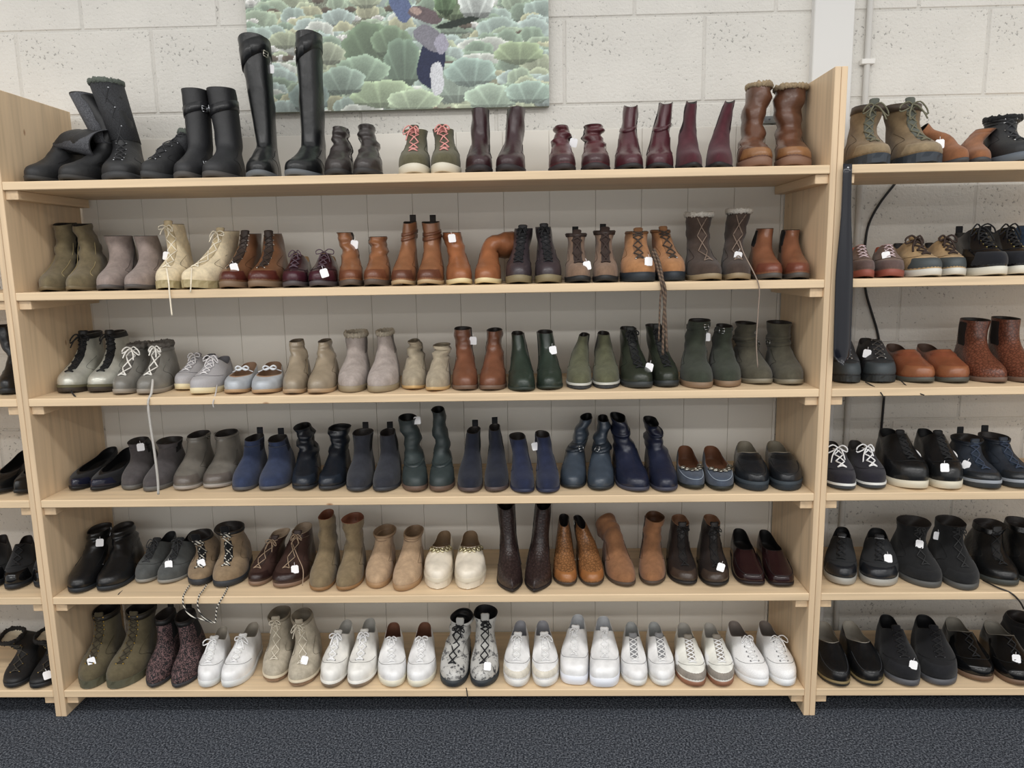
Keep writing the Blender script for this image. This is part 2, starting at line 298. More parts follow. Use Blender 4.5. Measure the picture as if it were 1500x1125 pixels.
class Shoe:
    def __init__(s, R, L, Wd, toe='round', inner=1, ts=.012, heel=0., spring=.007, hs=1., welt=.004, wedge=False):
        s.L, s.W, s.ts, s.heel, s.inner, s.wedge, s.welt = L, Wd, ts, heel, inner, wedge, welt
        R = np.array(R, float); R[:9, [1, 3]] *= hs
        A = crom(R, KK); u = (1-np.cos(TH))/2; sg = np.sign(np.sin(TH))
        G = np.zeros((KK, MM, 3)); fp = footprint(u, toe); el = np.abs(np.sin(TH))**.9
        for k in range(KK):
            yf, zf, yb, zb, w, b, dip = A[k]; b = min(max(b, 0), 1)
            G[k, :, 0] = sg*Wd/2*w*(fp*(1-b)+el*b); y = yf+(yb-yf)*u; G[k, :, 1] = y*L
            G[k, :, 2] = zf+(zb-zf)*u-dip*np.sin(math.pi*u)**1.5
            G[k, :, 0] += inner*Wd*.09*np.clip(1-y/.45, 0, 1)**2*(1-b)
        s.base = G[1].copy(); uf = G[..., 1]/L
        s.spring = spring
        G[..., 2] += ts+s.lift(uf)
        s.G = G; s.parts = []
    def lift(s, uf): return s.spring*np.clip((.28-uf)/.28, 0, 1)**2+s.heel*sstep(.3, .85, uf)
    # ---- deformations of the shaft
    def lean(s, dx, dy, z0=.075, p=1.25):
        zt = s.G[-1, :, 2].mean(); t = np.clip((s.G[..., 2]-z0)/(zt-z0), 0, 1.2)**p
        s.G[..., 0] += dx*t; s.G[..., 1] += dy*t
    def slouch(s, amp, z0=.09, z1=None, n=3.5, seed=0):
        zt = s.G[-1, :, 2].max(); z1 = z1 or zt; r = np.random.RandomState(seed); c = s.G.mean(1, keepdims=True)
        z = s.G[..., 2]; m = sstep(z0, z0+.02, z)*(1-sstep(z1-.02, z1+.01, z))
        ph = 2*math.pi*n*(z-z0)/(z1-z0)+1.1*np.sin(TH+r.rand()*6)[None]+r.rand()*6
        f = 1+amp*m*np.sin(ph); s.G[..., :2] = c[..., :2]+(s.G[..., :2]-c[..., :2])*f[..., None]
        s.G[..., 0] += m*amp*.05*np.sin(ph*.5+r.rand()*6)
    def fold(s, z0, ang, az, R=.03):
        d = np.array([math.cos(az), math.sin(az), 0]); c = s.G.mean(1)
        k0 = int(np.argmin(abs(c[:, 2]-z0))); o = np.array([c[k0, 0], c[k0, 1], z0])
        z = s.G[..., 2]; sl = np.clip(z-z0, 0, None); ph = np.minimum(sl/R, ang); ex = np.clip(sl-ang*R, 0, None)
        rel = s.G-o; a = rel@d; e = np.cross([0, 0, 1.], d); b = rel@e
        cx = R*(1-np.cos(ph))+ex*np.sin(ph); cz = R*np.sin(ph)+ex*np.cos(ph)
        na = cx+a*np.cos(ph); nz = z0+cz-a*np.sin(ph); nz = np.where(sl > 0, nz, z)
        na = np.where(sl > 0, na, a); s.G = o+na[..., None]*d+b[..., None]*e; s.G[..., 2] = nz
    def rough(s, amp, seed=0):
        r = np.random.RandomState(seed); z = s.G[..., 2]; m = sstep(.06, .11, z); ph = r.rand(6)*6.3
        f = sum(np.sin(TH[None]*(i+2)+z*(40+25*i)+ph[i]) for i in range(3)); c = s.G.mean(1, keepdims=True); dv = s.G-c; dv[..., 2] = 0
        s.G += dv/(np.linalg.norm(dv, axis=-1, keepdims=True)+1e-6)*(amp*f*m)[..., None]
    # ---- sampling
    def at(s, v, th):
        v = np.clip(np.asarray(v, float), 0, 1)*(KK-1); t = (np.asarray(th, float)/(2*math.pi) % 1)*MM
        k = np.clip(np.floor(v).astype(int), 0, KK-2); j = np.floor(t).astype(int) % MM; fv = (v-k)[..., None]; ft = (t-np.floor(t))[..., None]; j2 = (j+1) % MM
        return (s.G[k, j]*(1-ft)+s.G[k, j2]*ft)*(1-fv)+(s.G[k+1, j]*(1-ft)+s.G[k+1, j2]*ft)*fv
    def nrm(s, v, th):
        v = np.clip(np.asarray(v, float), .02, .98); a = s.at(v, np.asarray(th)+.12)-s.at(v, np.asarray(th)-.12); b = s.at(v+.02, th)-s.at(v-.02, th)
        n = np.cross(a, b); n /= np.linalg.norm(n, axis=-1, keepdims=True)+1e-9; return n
    def th_at(s, v, g):            # angle on the ring where it is g to the side of the front line
        t = np.linspace(0, 1.5, 60); p = s.at(np.full(60, v), t); d = np.abs(p[:, 0]-p[0, 0]); return float(t[min(59, int(np.searchsorted(np.maximum.accumulate(d), g)))])
    def patch(s, v0, v1, t0, t1, off=.0012, nv=8, nt=10, taper=None):
        vv = np.linspace(v0, v1, nv); P = np.zeros((nv, nt, 3))
        for i, v in enumerate(vv):
            q = 0 if taper is None else taper*(i/(nv-1)); mid = (t0+t1)/2; tt = mid+(np.linspace(t0, t1, nt)-mid)*(1-q)
            n = s.nrm(np.full(nt, v), tt); o = np.full(nt, off); o[0] = o[-1] = -.0006
            if i in (0, nv-1) and not (v1 >= .999 and i == nv-1): o[:] = -.0006
            P[i] = s.at(np.full(nt, v), tt)+n*o[:, None]
        V = P.reshape(-1, 3); F = [[i*nt+j, i*nt+j+1, (i+1)*nt+j+1, (i+1)*nt+j] for i in range(nv-1) for j in range(nt-1)]
        return V, F
    def add(s, name, vf, m, label=None, smooth=True): s.parts.append((name, vf, m, label, smooth))
    # ---- standard parts
    def upper(s, m):
        F = [[k*MM+j, k*MM+(j+1) % MM, (k+1)*MM+(j+1) % MM, (k+1)*MM+j] for k in range(KK-1) for j in range(MM)]
        s.add('upper', (s.G.reshape(-1, 3), F), m)
    def lining(s, m, th=.0028, k0=4, cap=True):
        ks = list(range(KK-1, k0-1, -1)); c = s.G.mean(1, keepdims=True); dv = s.G-c; r = np.linalg.norm(dv, axis=-1, keepdims=True)
        I = s.G-dv/(r+1e-6)*np.minimum(th, r*.5)
        rows = [s.G[-1], (s.G[-1]+I[-1])/2+np.array([0, 0, .0016])]+[I[k] for k in ks]
        V = np.concatenate(rows); n = len(rows); F = [[a*MM+(j+1) % MM, a*MM+j, (a+1)*MM+j, (a+1)*MM+(j+1) % MM] for a in range(n-1) for j in range(MM)]
        F.append([(n-1)*MM+j for j in range(MM)][::-1]); s.add('lining', (V, F), m)
    def sole(s, m, top=None, lug=0, m2=None, mid=None):
        b = s.base.copy(); c = b.mean(0); uf = b[:, 1]/s.L; d = b-c; d[:, 2] = 0; d /= np.linalg.norm(d, axis=1)[:, None]
        z1 = s.ts+s.lift(uf)+.004; low = s.heel > .014 and not s.wedge
        thk = min(s.ts, .009) if low else None
        z0 = (s.lift(uf)+s.ts-thk) if low else s.spring*np.clip((.28-uf)/.28, 0, 1)**2
        rows = []
        for q, o in ((1, s.welt*.2), (1, s.welt), (.5, s.welt*.9), (.06, s.welt*.7), (0, s.welt*.1)):
            p = b+d*o; p[:, 2] = z0+(z1-z0)*q; rows.append(p)
        if lug:
            for r_ in rows[2:4]: r_[::lug] -= d[::lug]*.004
        V = np.concatenate(rows); n = len(rows); F = [[a*MM+(j+1) % MM, a*MM+j, (a+1)*MM+j, (a+1)*MM+(j+1) % MM] for a in range(n-1) for j in range(MM)]
        F.append([(n-1)*MM+j for j in range(MM)][::-1]); F.append(list(range(MM)))
        s.add('sole', (V, F), m, None, False if lug else True)
        if m2:                                                     # contrast welt line
            p1 = b+d*(s.welt+.0012); p1[:, 2] = z1+.001; p2 = p1.copy(); p2[:, 2] = z1-(z1-z0)*.28-.001; p0 = b-d*.002; p0[:, 2] = z1+.0014
            V = np.concatenate([p0, p1, p2]); F = [[a*MM+(j+1) % MM, a*MM+j, (a+1)*MM+j, (a+1)*MM+(j+1) % MM] for a in range(2) for j in range(MM)]
            s.add('welt', (V, F), m2)
        if low:
            jj = [j for j in range(MM) if uf[j] > .70]; P = b[jj]+d[jj]*s.welt*.3; tp = P.copy(); tp[:, 2] = s.lift(P[:, 1]/s.L)+s.ts-thk+.001; bt = P.copy(); bt[:, :2] = P[:, :2].mean(0)+(P[:, :2]-P[:, :2].mean(0))*.9; bt[:, 2] = 0
            n = len(jj); V = np.concatenate([tp, bt]); F = [[j, j+1, n+j+1, n+j] for j in range(n-1)]+[[n-1, 0, n, 2*n-1]]+[list(range(n))[::-1], list(range(n, 2*n))]
            s.add('heel', (V, F), m, None, False)
    def laces(s, m, v0, v1, n=6, g=.015, r=.0019, bow=0, off=.0035, gtop=None, eye=None):
        L = []; E = []; vs_ = np.linspace(v0, v1, n); pl = []
        for i, v in enumerate(vs_):
            gg = g+((gtop or g)-g)*i/(n-1); t = s.th_at(v, gg); pr = []
            for sg in (-1, 1):
                p = s.at(v, sg*t)+s.nrm(v, sg*t)*off*.6; pr.append(p)
                if eye: E.append(eyelet(p, s.nrm(v, sg*t)))
            pl.append(pr)
        def mid(a, b, v): return (a+b)/2+s.nrm(v, 0.)*off*1.6
        L.append(tube_vf([pl[0][0], mid(pl[0][0], pl[0][1], vs_[0]), pl[0][1]], r, 5, 7))
        for i in range(n-1):
            v = (vs_[i]+vs_[i+1])/2; cm = s.at(v, 0.)+s.nrm(v, 0.)*off*1.5
            for a in (0, 1): L.append(tube_vf([pl[i][a], cm+np.array([0, 0, .001*a]), pl[i+1][1-a]], r, 5, 7))
        if bow:
            c = s.at(vs_[-1], 0.)+s.nrm(vs_[-1], 0.)*off*2.2
            for sg in (-1, 1):
                a = bow*rnd.uniform(.6, 1.1); ux, uz = rnd.uniform(.8, 1.2), rnd.uniform(-.012, .006); o_ = s.nrm(vs_[-1]-.1, 0.)*.008
                L.append(tube_vf([c, c+np.array([sg*.014*ux, -.004, .004])*a+o_, c+np.array([sg*.030*ux, -.006, uz-.006])*a+o_, c+np.array([sg*.030*ux, -.008, uz-.020])*a+o_, c+np.array([sg*.012, -.006, -.012])*a+o_, c], r, 5, 16))
                L.append(tube_vf([c, c+np.array([sg*.008, -.010, -.008])*a+o_, c+np.array([sg*.016*ux, -.022, -.026])*a+o_, c+np.array([sg*.020*ux, -.034, -.044])*a+o_], r, 5, 10))
        s.add('laces', merge(L), m)
        if eye: s.add('eyelets', merge(E), eye)
    def tongue(s, m, v0, half, up, back=.25, side=0., curl=0.):
        vs_ = list(np.linspace(v0, 1, 6)); rows = []; nt = 9
        for v in vs_:
            t = s.th_at(v, half); tt = np.linspace(-t, t, nt); o = np.full(nt, .002); o[0] = o[-1] = -.001
            rows.append(s.at(np.full(nt, v), tt)+s.nrm(np.full(nt, v), tt)*o[:, None])
        e = rows[-1]; dr = rows[-1].mean(0)-rows[-2].mean(0); dr /= np.linalg.norm(dr); dr = dr*.6+np.array([side, back, 1.])*.6; dr /= np.linalg.norm(dr)
        ctr = e.mean(0)
        for q in (.4, .75, .93, 1.0): rows.append(ctr+(e-ctr)*(1+.1*q-(.2 if q == .93 else .5 if q == 1 else 0))+dr*up*q+np.array([0, -curl*q*q, 0]))
        out = np.array(rows); inn = out+np.array([0, .004, 0.]); n = len(rows)
        V = np.concatenate([out.reshape(-1, 3), inn.reshape(-1, 3)]); o = n*nt; F = []
        for i in range(n-1):
            for j in range(nt-1): q = [i*nt+j, i*nt+j+1, (i+1)*nt+j+1, (i+1)*nt+j]; F.append(q); F.append([x+o for x in q][::-1])
        for j in range(nt-1): F.append([(n-1)*nt+j, (n-1)*nt+j+1, (n-1)*nt+j+1+o, (n-1)*nt+j+o])
        for i in range(n-1):
            F.append([i*nt, (i+1)*nt, (i+1)*nt+o, i*nt+o]); F.append([i*nt+nt-1, i*nt+nt-1+o, (i+1)*nt+nt-1+o, (i+1)*nt+nt-1])
        s.add('tongue', (V, F), m)
    def cuff(s, m, r=.007, seed=0):
        g = s.G[-1]; rs = np.random.RandomState(seed); n = 10; V = []; F = []; NM = MM*2; c = g.mean(0)
        for j in range(NM):
            a = g[j//2] if j % 2 == 0 else (g[j//2]+g[(j//2+1) % MM])/2; d = a-c; d[2] = 0; d /= np.linalg.norm(d)+1e-9
            rr = r*(1+rs.uniform(-.25, .35))
            for i in range(n):
                an = 2*math.pi*i/n; k = rr*(1+rs.uniform(-.2, .2)); V.append(a+d*k*math.cos(an)*.8+np.array([0, 0, 1.])*(k*math.sin(an)*1.2+r*.5))
        for j in range(NM):
            for i in range(n): F.append([j*n+i, ((j+1) % NM)*n+i, ((j+1) % NM)*n+(i+1) % n, j*n+(i+1) % n])
        s.add('fur_cuff', (V, F), m)
    def pull_tab(s, m, h=.022, w=.011, th=math.pi):
        p = s.at(1., th); t = s.at(1., th+.2)-s.at(1., th-.2); t /= np.linalg.norm(t); V = []
        for z, y in ((-.018, -.001), (h, .0), (h+.003, .003), (h, .006), (-.018, .005)):
            for sg in (-1, 1): V.append(p+t*sg*w+np.array([0, y, z]))
        s.add('pull_tab', (V, [[2*i, 2*i+1, 2*i+3, 2*i+2] for i in range(4)]), m, None, False)
    def band(s, v, wv, m, name='strap', off=.0022, t0=0., t1=2*math.pi, tilt=0.):
        nt = 40; tt = np.linspace(t0, t1, nt); P = []
        vc = v+tilt*np.sin(tt)
        for dv, o in ((-wv, -.0005), (-wv, off), (wv, off), (wv, -.0005)):
            vv = np.clip(vc+dv, 0, 1); P.append(s.at(vv, tt)+s.nrm(vv, tt)*o)
        V = np.concatenate(P); F = [[a*nt+j, a*nt+j+1, (a+1)*nt+j+1, (a+1)*nt+j] for a in range(3) for j in range(nt-1)]
        s.add(name, (V, F), m)
    def line(s, pts, m, name='seam', r=.0012, off=.001):           # tube along (v, theta) points
        p = [s.at(v, t)+s.nrm(v, t)*off for v, t in pts]; s.add(name, tube_vf(p, r, 5), m)
    def buckle(s, v, th, m, w=.011, h=.009):
        p = s.at(v, th); n = s.nrm(v, th); a = s.at(v, th+.1)-s.at(v, th-.1); a /= np.linalg.norm(a); b = np.cross(n, a); p = p+n*.004
        q = [p+a*w*x+b*h*y for x, y in ((-1, -1), (1, -1), (1, 1), (-1, 1))]
        s.add('buckle', merge([tube_vf([q[i], q[(i+1) % 4]], .0016, 6) for i in range(4)]+[tube_vf([(q[0]+q[3])/2, (q[1]+q[2])/2], .0012, 6)]), m)
def eyelet(p, n, r=.0032):
    n = np.asarray(n); a = np.cross(n, [0.3, .2, .9]); a /= np.linalg.norm(a); b = np.cross(n, a); V = []; F = []
    for q, o in ((r, -.001), (r, .0012), (r*.5, .0016)):
        for i in range(6): V.append(p+(a*math.cos(i*math.pi/3)+b*math.sin(i*math.pi/3))*q+n*o)
    for k in range(2): F += [[k*6+i, k*6+(i+1) % 6, (k+1)*6+(i+1) % 6, (k+1)*6+i] for i in range(6)]
    return V, F+[[12+i for i in range(6)]]
TAGM = mat('plain', '#f4f4f6')
def price_tag_vf(p, n, w=.026, h=.029, rot=0.):
    n = np.asarray(n, float); n /= np.linalg.norm(n); a = np.cross([0, 0, 1.], n); a /= np.linalg.norm(a)+1e-9; b = np.cross(n, a)
    a, b = a*math.cos(rot)+b*math.sin(rot), -a*math.sin(rot)+b*math.cos(rot); V = []
    q = [(-1, -.8), (-.8, -1), (.8, -1), (1, -.8), (1, .7), (.7, 1), (-.7, 1), (-1, .7)]
    for o in (0, .0012):
        for x, y in q: V.append(p+a*x*w/2+b*y*h/2+n*o)
    F = [list(range(8))[::-1], list(range(8, 16))]+[[i, (i+1) % 8, 8+(i+1) % 8, 8+i] for i in range(8)]
    c = p+b*h*.42; s_ = tube_vf([c+n*.001, c+b*.006+n*.003, c+b*.012-n*.004], .0007, 4, 6)
    return merge([(V, F), s_])
def finish(s, name, label, cat, group, loc, yaw, tags=(), dang=(), lacem=None):
    r = empty(name, loc, yaw); tag_obj(r, label, cat, group)
    c, sn = math.cos(yaw), math.sin(yaw); Rm = np.array([[c, -sn, 0], [sn, c, 0], [0, 0, 1.]]); loc = np.asarray(loc)
    for (px, py, rot) in tags:
        Wp = s.G.reshape(-1, 3)@Rm.T+loc; d = proj(Wp)-np.array([px, py]); dist = np.linalg.norm(Wp-CAMP, axis=1); sc_ = (d**2).sum(1)+((dist-dist.min())*30)**2
        i = int(np.argmin(sc_)); w = at_y(px, py, Wp[i, 1]) if np.hypot(*d[i]) < 9 else Wp[i]; p = (w-loc)@Rm; cv = (CAMP-w)/np.linalg.norm(CAMP-w); n = cv@Rm; n = n+np.array([rnd.uniform(-.3, .3), 0, rnd.uniform(-.1, .3)])
        p = p+(cv@Rm)*.014; s.add('price_tag', price_tag_vf(p, n, rot=rot), TAGM, 'white paper price tag', False)
    for pts, rad, m in dang:
        P = []
        for q in pts:
            w = at_y(q[0], q[1], q[2] if len(q) > 2 else -.006); P.append((w-loc)@Rm)
        s.add('loose_lace', tube_vf(P, rad, 6), m, 'untied lace hanging loose')
    made = {}; sub = {'buckle': 'strap', 'logo_mark': 'tongue', 'eyelets': 'upper', 'apron_seam': 'upper', 'seam': 'upper', 'zip': 'upper', 'welt': 'sole', 'loose_lace': 'laces'}
    for nm, (V, F), m, lb, sm in s.parts:
        o = mesh_obj(nm, V, F, m, made.get(sub.get(nm), r), sm); made[nm] = o
        if lb: o['label'] = lb
        if nm == 'eyelets': o['kind'] = 'stuff'
    return r
ROWNAME = ['top', 'second', 'third', 'fourth', 'fifth', 'bottom']
NSEED = [0]
QUEUE = []
def pair(row, name, cat, label, k, c, shoes, form='boot', so='#2a2826', sk='rubber', ts=.014, hl=0., toe='round', li='#2b2522', la=None, n=6, lr=.0019, lk='canvas', bow=0, ton=None, tup=.018, eye=None, fur=None, gore=None, tab=None,
         straps=(), sc=None, buck=None, cap=None, capk='leather', welt=None, zipc=None, op=None, seam=None, knit=None, lug=0, slo=0., rg=.0012, sl=.42, neck=.68, hs=1., Ld=None, wedge=False, vamp=1., group=None, chain=None, bowtie=None, toep=None, side=None, apron=None, logo=None, penny=None, wl=.004, sb=None, collar=None, spr=.008, cut=0.):
    um, sm, lm = mat(*((k, c) if isinstance(c, str) else (k,)+tuple(c))), mat(sk, so), mat('soft', li)
    group = group or 'pair: '+label
    ntag = sum(1 for q in shoes if len(q) > 6 and 't' in q[6])
    def one(i, q):
        tx, ty, w, px, py, pw = q[:6]; e = dict(q[6]) if len(q) > 6 else {}; NSEED[0] += 1; sd = NSEED[0]
        z = ZS[row-1]; inner = e.get('inner', 1 if i % 2 == 0 else -1)
        if 'Y' in e: Y = e['Y']
        elif sb is not None: Y = sb
        elif row == 1: Y = .03
        elif row == 2: Y = .045
        else: Y = float(np.clip(at_z(tx, ty, z+.8*spr)[1], .006, .13))
        X = solve_x(tx, Y, z); wm = w*mpp(Y+.07, z, X)-1.5*wl; L = e.get('L', Ld or float(np.clip((wm+1.5*wl)*2.72, .235, .295)))
        if Y+L > .428: Y = .428-L
        heel = hl
        if form == 'boot':
            Yt = Y+.76*L; tp = at_y(px, py, Yt); Hz = e.get('H', tp[2]-z); dx = tp[0]-X; yaw = e.get('yaw', -float(np.clip(.5*math.atan(dx/(.76*L)), -.22, .22)))
            if 'H' in e and 'fold' in e: dx = 0 if 'yaw' not in e else -math.sin(yaw)*.76*L; yaw = e.get('yaw', 0.)
            ldx = dx+math.sin(yaw)*.76*L; Hn = Hz-ts-.75*heel; h0 = min(1., max(.55, (Hn-.012)/.125)); tw = pw*mpp(Yt, z+Hz, X)/wm
            R = rings_boot(Hn, Hn+e.get('tilt', .004)-cut, tw, sl, vamp, neck)
            if Hn < .14:
                for a in range(9, 12): R[a] = (R[a][0], Hn*(.86+.07*(a-9)), R[a][2], (Hn+.004)*(.86+.07*(a-9)))+R[a][4:]
            s = Shoe(R, L, wm, toe, inner, ts, heel, spr, h0, wl, wedge)
            if e.get('slo', slo): s.slouch(e.get('slo', slo), .085+heel*.6, n=e.get('ns', 3.5), seed=sd)
            s.rough(rg, sd)
            if 'bulge' in e:
                zt = s.G[-1, :, 2].mean(); t = np.clip((s.G[..., 2]-.06)/(zt-.06), 0, 1); s.G[..., 0] += e['bulge']*np.sin(math.pi*t)
            s.lean(ldx, e.get('dy', 0.))
            if 'fold' in e: f = e['fold']; s.fold(f[0], math.radians(f[1]), math.radians(f[2]), f[3] if len(f) > 3 else .03)
            lv0, lv1 = .40, .965
        else:
            R = {'low': RINGS_LOW, 'loafer': RINGS_LOAFER, 'flat': RINGS_FLAT}[form]
            Xh = at_y(px, py, Y+L*.97)[0]; yaw = e.get('yaw', -float(np.clip(math.atan((Xh-X)/(L*.97)), -.4, .4)))
            s = Shoe(R, L, wm, toe, inner, ts, heel, spr, e.get('hs', hs), wl, wedge); s.rough(rg*.5, sd); lv0, lv1 = .60, .97
        rec = dict(s=s, X=X, Y=Y, z=z, yaw=yaw, row=row, fold='fold' in e or 'bulge' in e)
        lb = label
        if 't' in e: lb += e.get('lab') or ', white tag attached'
        elif e.get('lab'): lb += e['lab']
        elif ntag: lb += ', without a tag'
        rec['lb'], rec['group'] = lb, group
        def dress():
            s.upper(um); s.lining(lm, k0=(17 if max(slo, e.get('slo', 0)) or 'fold' in e else 12) if form == 'boot' else 5); s.sole(sm, lug=lug, m2=mat('plain', welt) if welt else None)
            fl = 0.36 if form == 'boot' else .5
            if cap: s.add('toe_cap', s.patch(.06, fl*.92, -1.15, 1.15, .0013, 8, 16, .25), mat(capk, cap))
            if gore:
                for sg in (-1, 1): s.add('elastic_gusset', s.patch(.62, .985, sg*math.pi/2-.42, sg*math.pi/2+.42, .001, 8, 8, -.25), mat('canvas', gore))
            if op: s.add('open_side', s.patch(.5, 1., inner*1.95-.55, inner*1.95+.55, .0016, 10, 10, -.2), mat('soft', op))
            if knit: s.band(.87, .125, mat('knit', knit), 'knit_shaft', .0025)
            if collar: s.band(.95, .045, mat('soft', collar), 'collar', .003)
            if zipc: s.line([(v, inner*(1.75-.5*(1-v))) for v in np.linspace(.3, 1, 8)], mat('metal' if zipc[0] == 'm' else 'plain', zipc.lstrip('m')), 'zip', .002)
            base_c = c if isinstance(c, str) else c[0]; dk = '#%02x%02x%02x' % tuple(int(int(base_c[q_:q_+2], 16)*.62) for q_ in (1, 3, 5))
            if form == 'boot' and not seam and not gore:
                for sg in (-1, 1): s.line([(.05, sg*1.75), (.2, sg*1.6), (.34, sg*1.3), (.43, sg*.95), (.50, sg*(.8 if la else 1.1)), (.62, sg*1.25)], mat('plain', dk), 'seam', .0008, .0006)
            if form == 'boot' and not la: s.line([(1., math.pi), (.85, math.pi), (.6, math.pi), (.3, math.pi)], mat('plain', dk), 'seam', .0009, .0006)
            if form == 'low' and la: s.line([(.40+.17*(1-abs(x_)**1.6), x_*1.2) for x_ in np.linspace(-1, 1, 11)], mat('plain', dk), 'seam', .0009, .0006)
            if seam:
                for sg in (-1, 1): s.line([(.30, sg*.95), (.42, sg*.75), (.55, sg*.85), (.68, sg*1.05), (.80, sg*1.1)], mat('plain', seam), 'seam', .0009)
            if ton: s.tongue(mat('soft' if k != 'suede' else 'suede', ton), lv0+.06, .015, e.get('tup', tup*.8), side=e.get('tside', 0.))
            if side:
                for sg in (-1, 1): s.add('side_stripe', s.patch(.22, .62, sg*1.25-.32, sg*1.25+.32, .0014, 6, 8), mat('leather', side))
            if toep: s.add('toe_overlay', s.patch(.10, fl*.75, -1.3, 1.3, .0012, 8, 18, .1), mat('suede', toep))
            if apron:
                tt = np.linspace(-1, 1, 13); va = .78*fl*1.6; s.line([(min(.93, fl*.62+(.34)*abs(x)**2.2), 1.05*x) for x in tt], mat('plain', apron), 'apron_seam', .0014)
            if penny: s.add('saddle_strap', s.patch(.74, .92, -1.15, 1.15, .002, 5, 16), mat('leather', penny))
            if la: s.laces(mat(lk, *([la] if isinstance(la, str) else la)), lv0, lv1 if 'lv1' not in e else e['lv1'], n, .013, lr, e.get('bow', bow), gtop=.015 if form == 'boot' else .013, eye=mat('metal', eye) if eye else None)
            for v in straps: s.band(v, .022, mat(k if k in ('suede', 'leather') else 'leather', sc or (c if isinstance(c, str) else c[0])), 'strap', .0032, tilt=.02)
            if buck:
                for v, th in buck[1:]: s.buckle(v, th*inner, mat('metal', buck[0]))
            if fur: s.cuff(mat('fur', fur), .0075, sd)
            if tab: s.pull_tab(mat('canvas', tab), th=math.pi if form != 'boot' else math.pi)
            if chain:
                L_ = []
                for x in np.linspace(-.85, .85, 6):
                    p = s.at(.86, x)+s.nrm(.86, x)*.004; p2 = s.at(.86, x+.25)+s.nrm(.86, x+.25)*.006; a = (p2-p); b = np.cross(a/np.linalg.norm(a), s.nrm(.86, x))*.009
                    L_.append(tube_vf([p, p+a*.5+b, p2, p+a*.5-b, p], .0034, 6, 14))
                s.add('chain', merge(L_), mat('metal', chain))
            if bowtie:
                t0, t1 = 1.25, 2*math.pi-1.25; P = [s.at(.93, 1.45)+np.array([0, 0, .004]), s.at(.93, 1.45)*.5+s.at(.93, -1.45)*.5+np.array([0, -.006, .018]), s.at(.93, -1.45)+np.array([0, 0, .004])]
                c_ = P[1]; s.add('bow_strap', merge([tube_vf(P, .0045, 6, 14, .5)]+[tube_vf([c_, c_+np.array([g*.014, -.004, .009]), c_+np.array([g*.024, -.003, .0]), c_+np.array([g*.012, -.004, -.006]), c_], .0035, 6, 12) for g in (-1, 1)]), mat('leather', bowtie))
            if logo: s.add('logo_mark', s.patch(logo[1], logo[2], logo[3], logo[4], .0035, 4, 6), mat('plain', logo[0]))
            finish(s, name, rec['lb'], cat, group, (rec['X'], rec['Y'], z+.0003), yaw, [tuple(e['t'])+(rnd.uniform(-.3, .3),)] if 't' in e else (), [(p_, r_, mat(*((m_,) if 0 else m_))) for p_, r_, m_ in e.get('dang', ())])
        rec['dress'] = dress; QUEUE.append(rec)
    for i, q in enumerate(shoes): one(i, q)
DK = '#1b1b1e'
B = 'boot'
# ---- top shelf
pair(1, 'knit_top_boot', B, 'black boot with a charcoal knitted shaft flopping over', 'soft', '#1f2023', [(40, 249, 48, 0, 0, 40, {'H': .33, 'fold': (.125, 100, -18, .035), 'yaw': -.1}), (102, 248, 52, 122, 140, 34, {'bulge': .07, 't': (109, 183)})], knit='#47484c', li='#303034', slo=.05, ts=.012)
pair(1, 'fur_trim_boot', B, 'black laced winter boot with grey fur trim', 'soft', '#222326', [(168, 248, 58, 159, 126, 42), (222, 249, 40, 268, 192, 34, {'H': .20, 'fold': (.085, 46, 62, .06), 'yaw': -.1, 'lab': ', slumped sideways'})], fur='#6d756c', la='#2b2c30', n=8, eye='#9a9ca0', ts=.018, so='#2e2f31', knit='#2a2b2e')
pair(1, 'buckle_boot', B, 'plain black tall boot with a square buckle at the top', 'soft', '#25262a', [(260, 249, 44, 283, 134, 36), (311, 249, 50, 321, 133, 40)], so='#43403e', ts=.014, straps=(.9,), buck=('#b9bcc0', (.9, 1.0), (.3, 1.25)), rg=.0006, neck=.78)
pair(1, 'riding_boot', B, 'very tall black leather riding boot', 'leather', '#14171a', [(374, 248, 46, 372, 56, 44, {'t': (396, 101), 'tilt': -.03}), (434, 248, 52, 452, 52, 35)], so='#5c6064', ts=.014, straps=(.96,), buck=('#c8c5b8', (.95, .9)), neck=.66, rg=.001, sl=.44)
pair(1, 'ankle_boot', B, 'small dark grey-brown creased leather ankle boot', 'leather', '#3d3634', [(489, 250, 42, 497, 189, 21), (535, 250, 43, 536, 186, 22)], slo=.09, so='#2c2a2a', zipc='#2a2625')
pair(1, 'hiking_boot', B, 'olive green hiking boot with pink laces and off-white sole', 'suede', '#5b563c', [(604, 248, 49, 611, 193, 36), (650, 248, 46, 647, 192, 33)], so='#cfc8b6', ts=.024, la='#e28f86', n=6, bow=1.0, lr=.0024, ton='#4a4634', li='#d9d2c4', vamp=1.05)
pair(1, 'zip_boot', B, 'dark oxblood leather ankle boot with side zip hanging open', 'leather', '#3b1f24', [(699, 248, 42, 703, 162, 25), (745, 248, 45, 757, 161, 25)], zipc='#1b1517', op='#241a1c', so='#221c1e', ts=.016)
pair(1, 'ankle_boot', B, 'short burgundy boot with wrinkled leather', 'leather', '#58232a', [(824, 248, 42, 823, 187, 19, {'t': (840, 209)}), (876, 248, 45, 869, 186, 30)], slo=.12, op='#22191c', so='#2a2224', cap='#4a2a2e')
pair(1, 'heeled_boot', B, 'burgundy leather ankle boot with stitched croc shaft', 'leather', '#511f29', [(923, 247, 44, 924, 158, 19), (968, 247, 43, 976, 154, 19)], zipc='#20191b', so='#1e1b1d', ts=.010, hl=.03, knit=None, straps=(.74,))
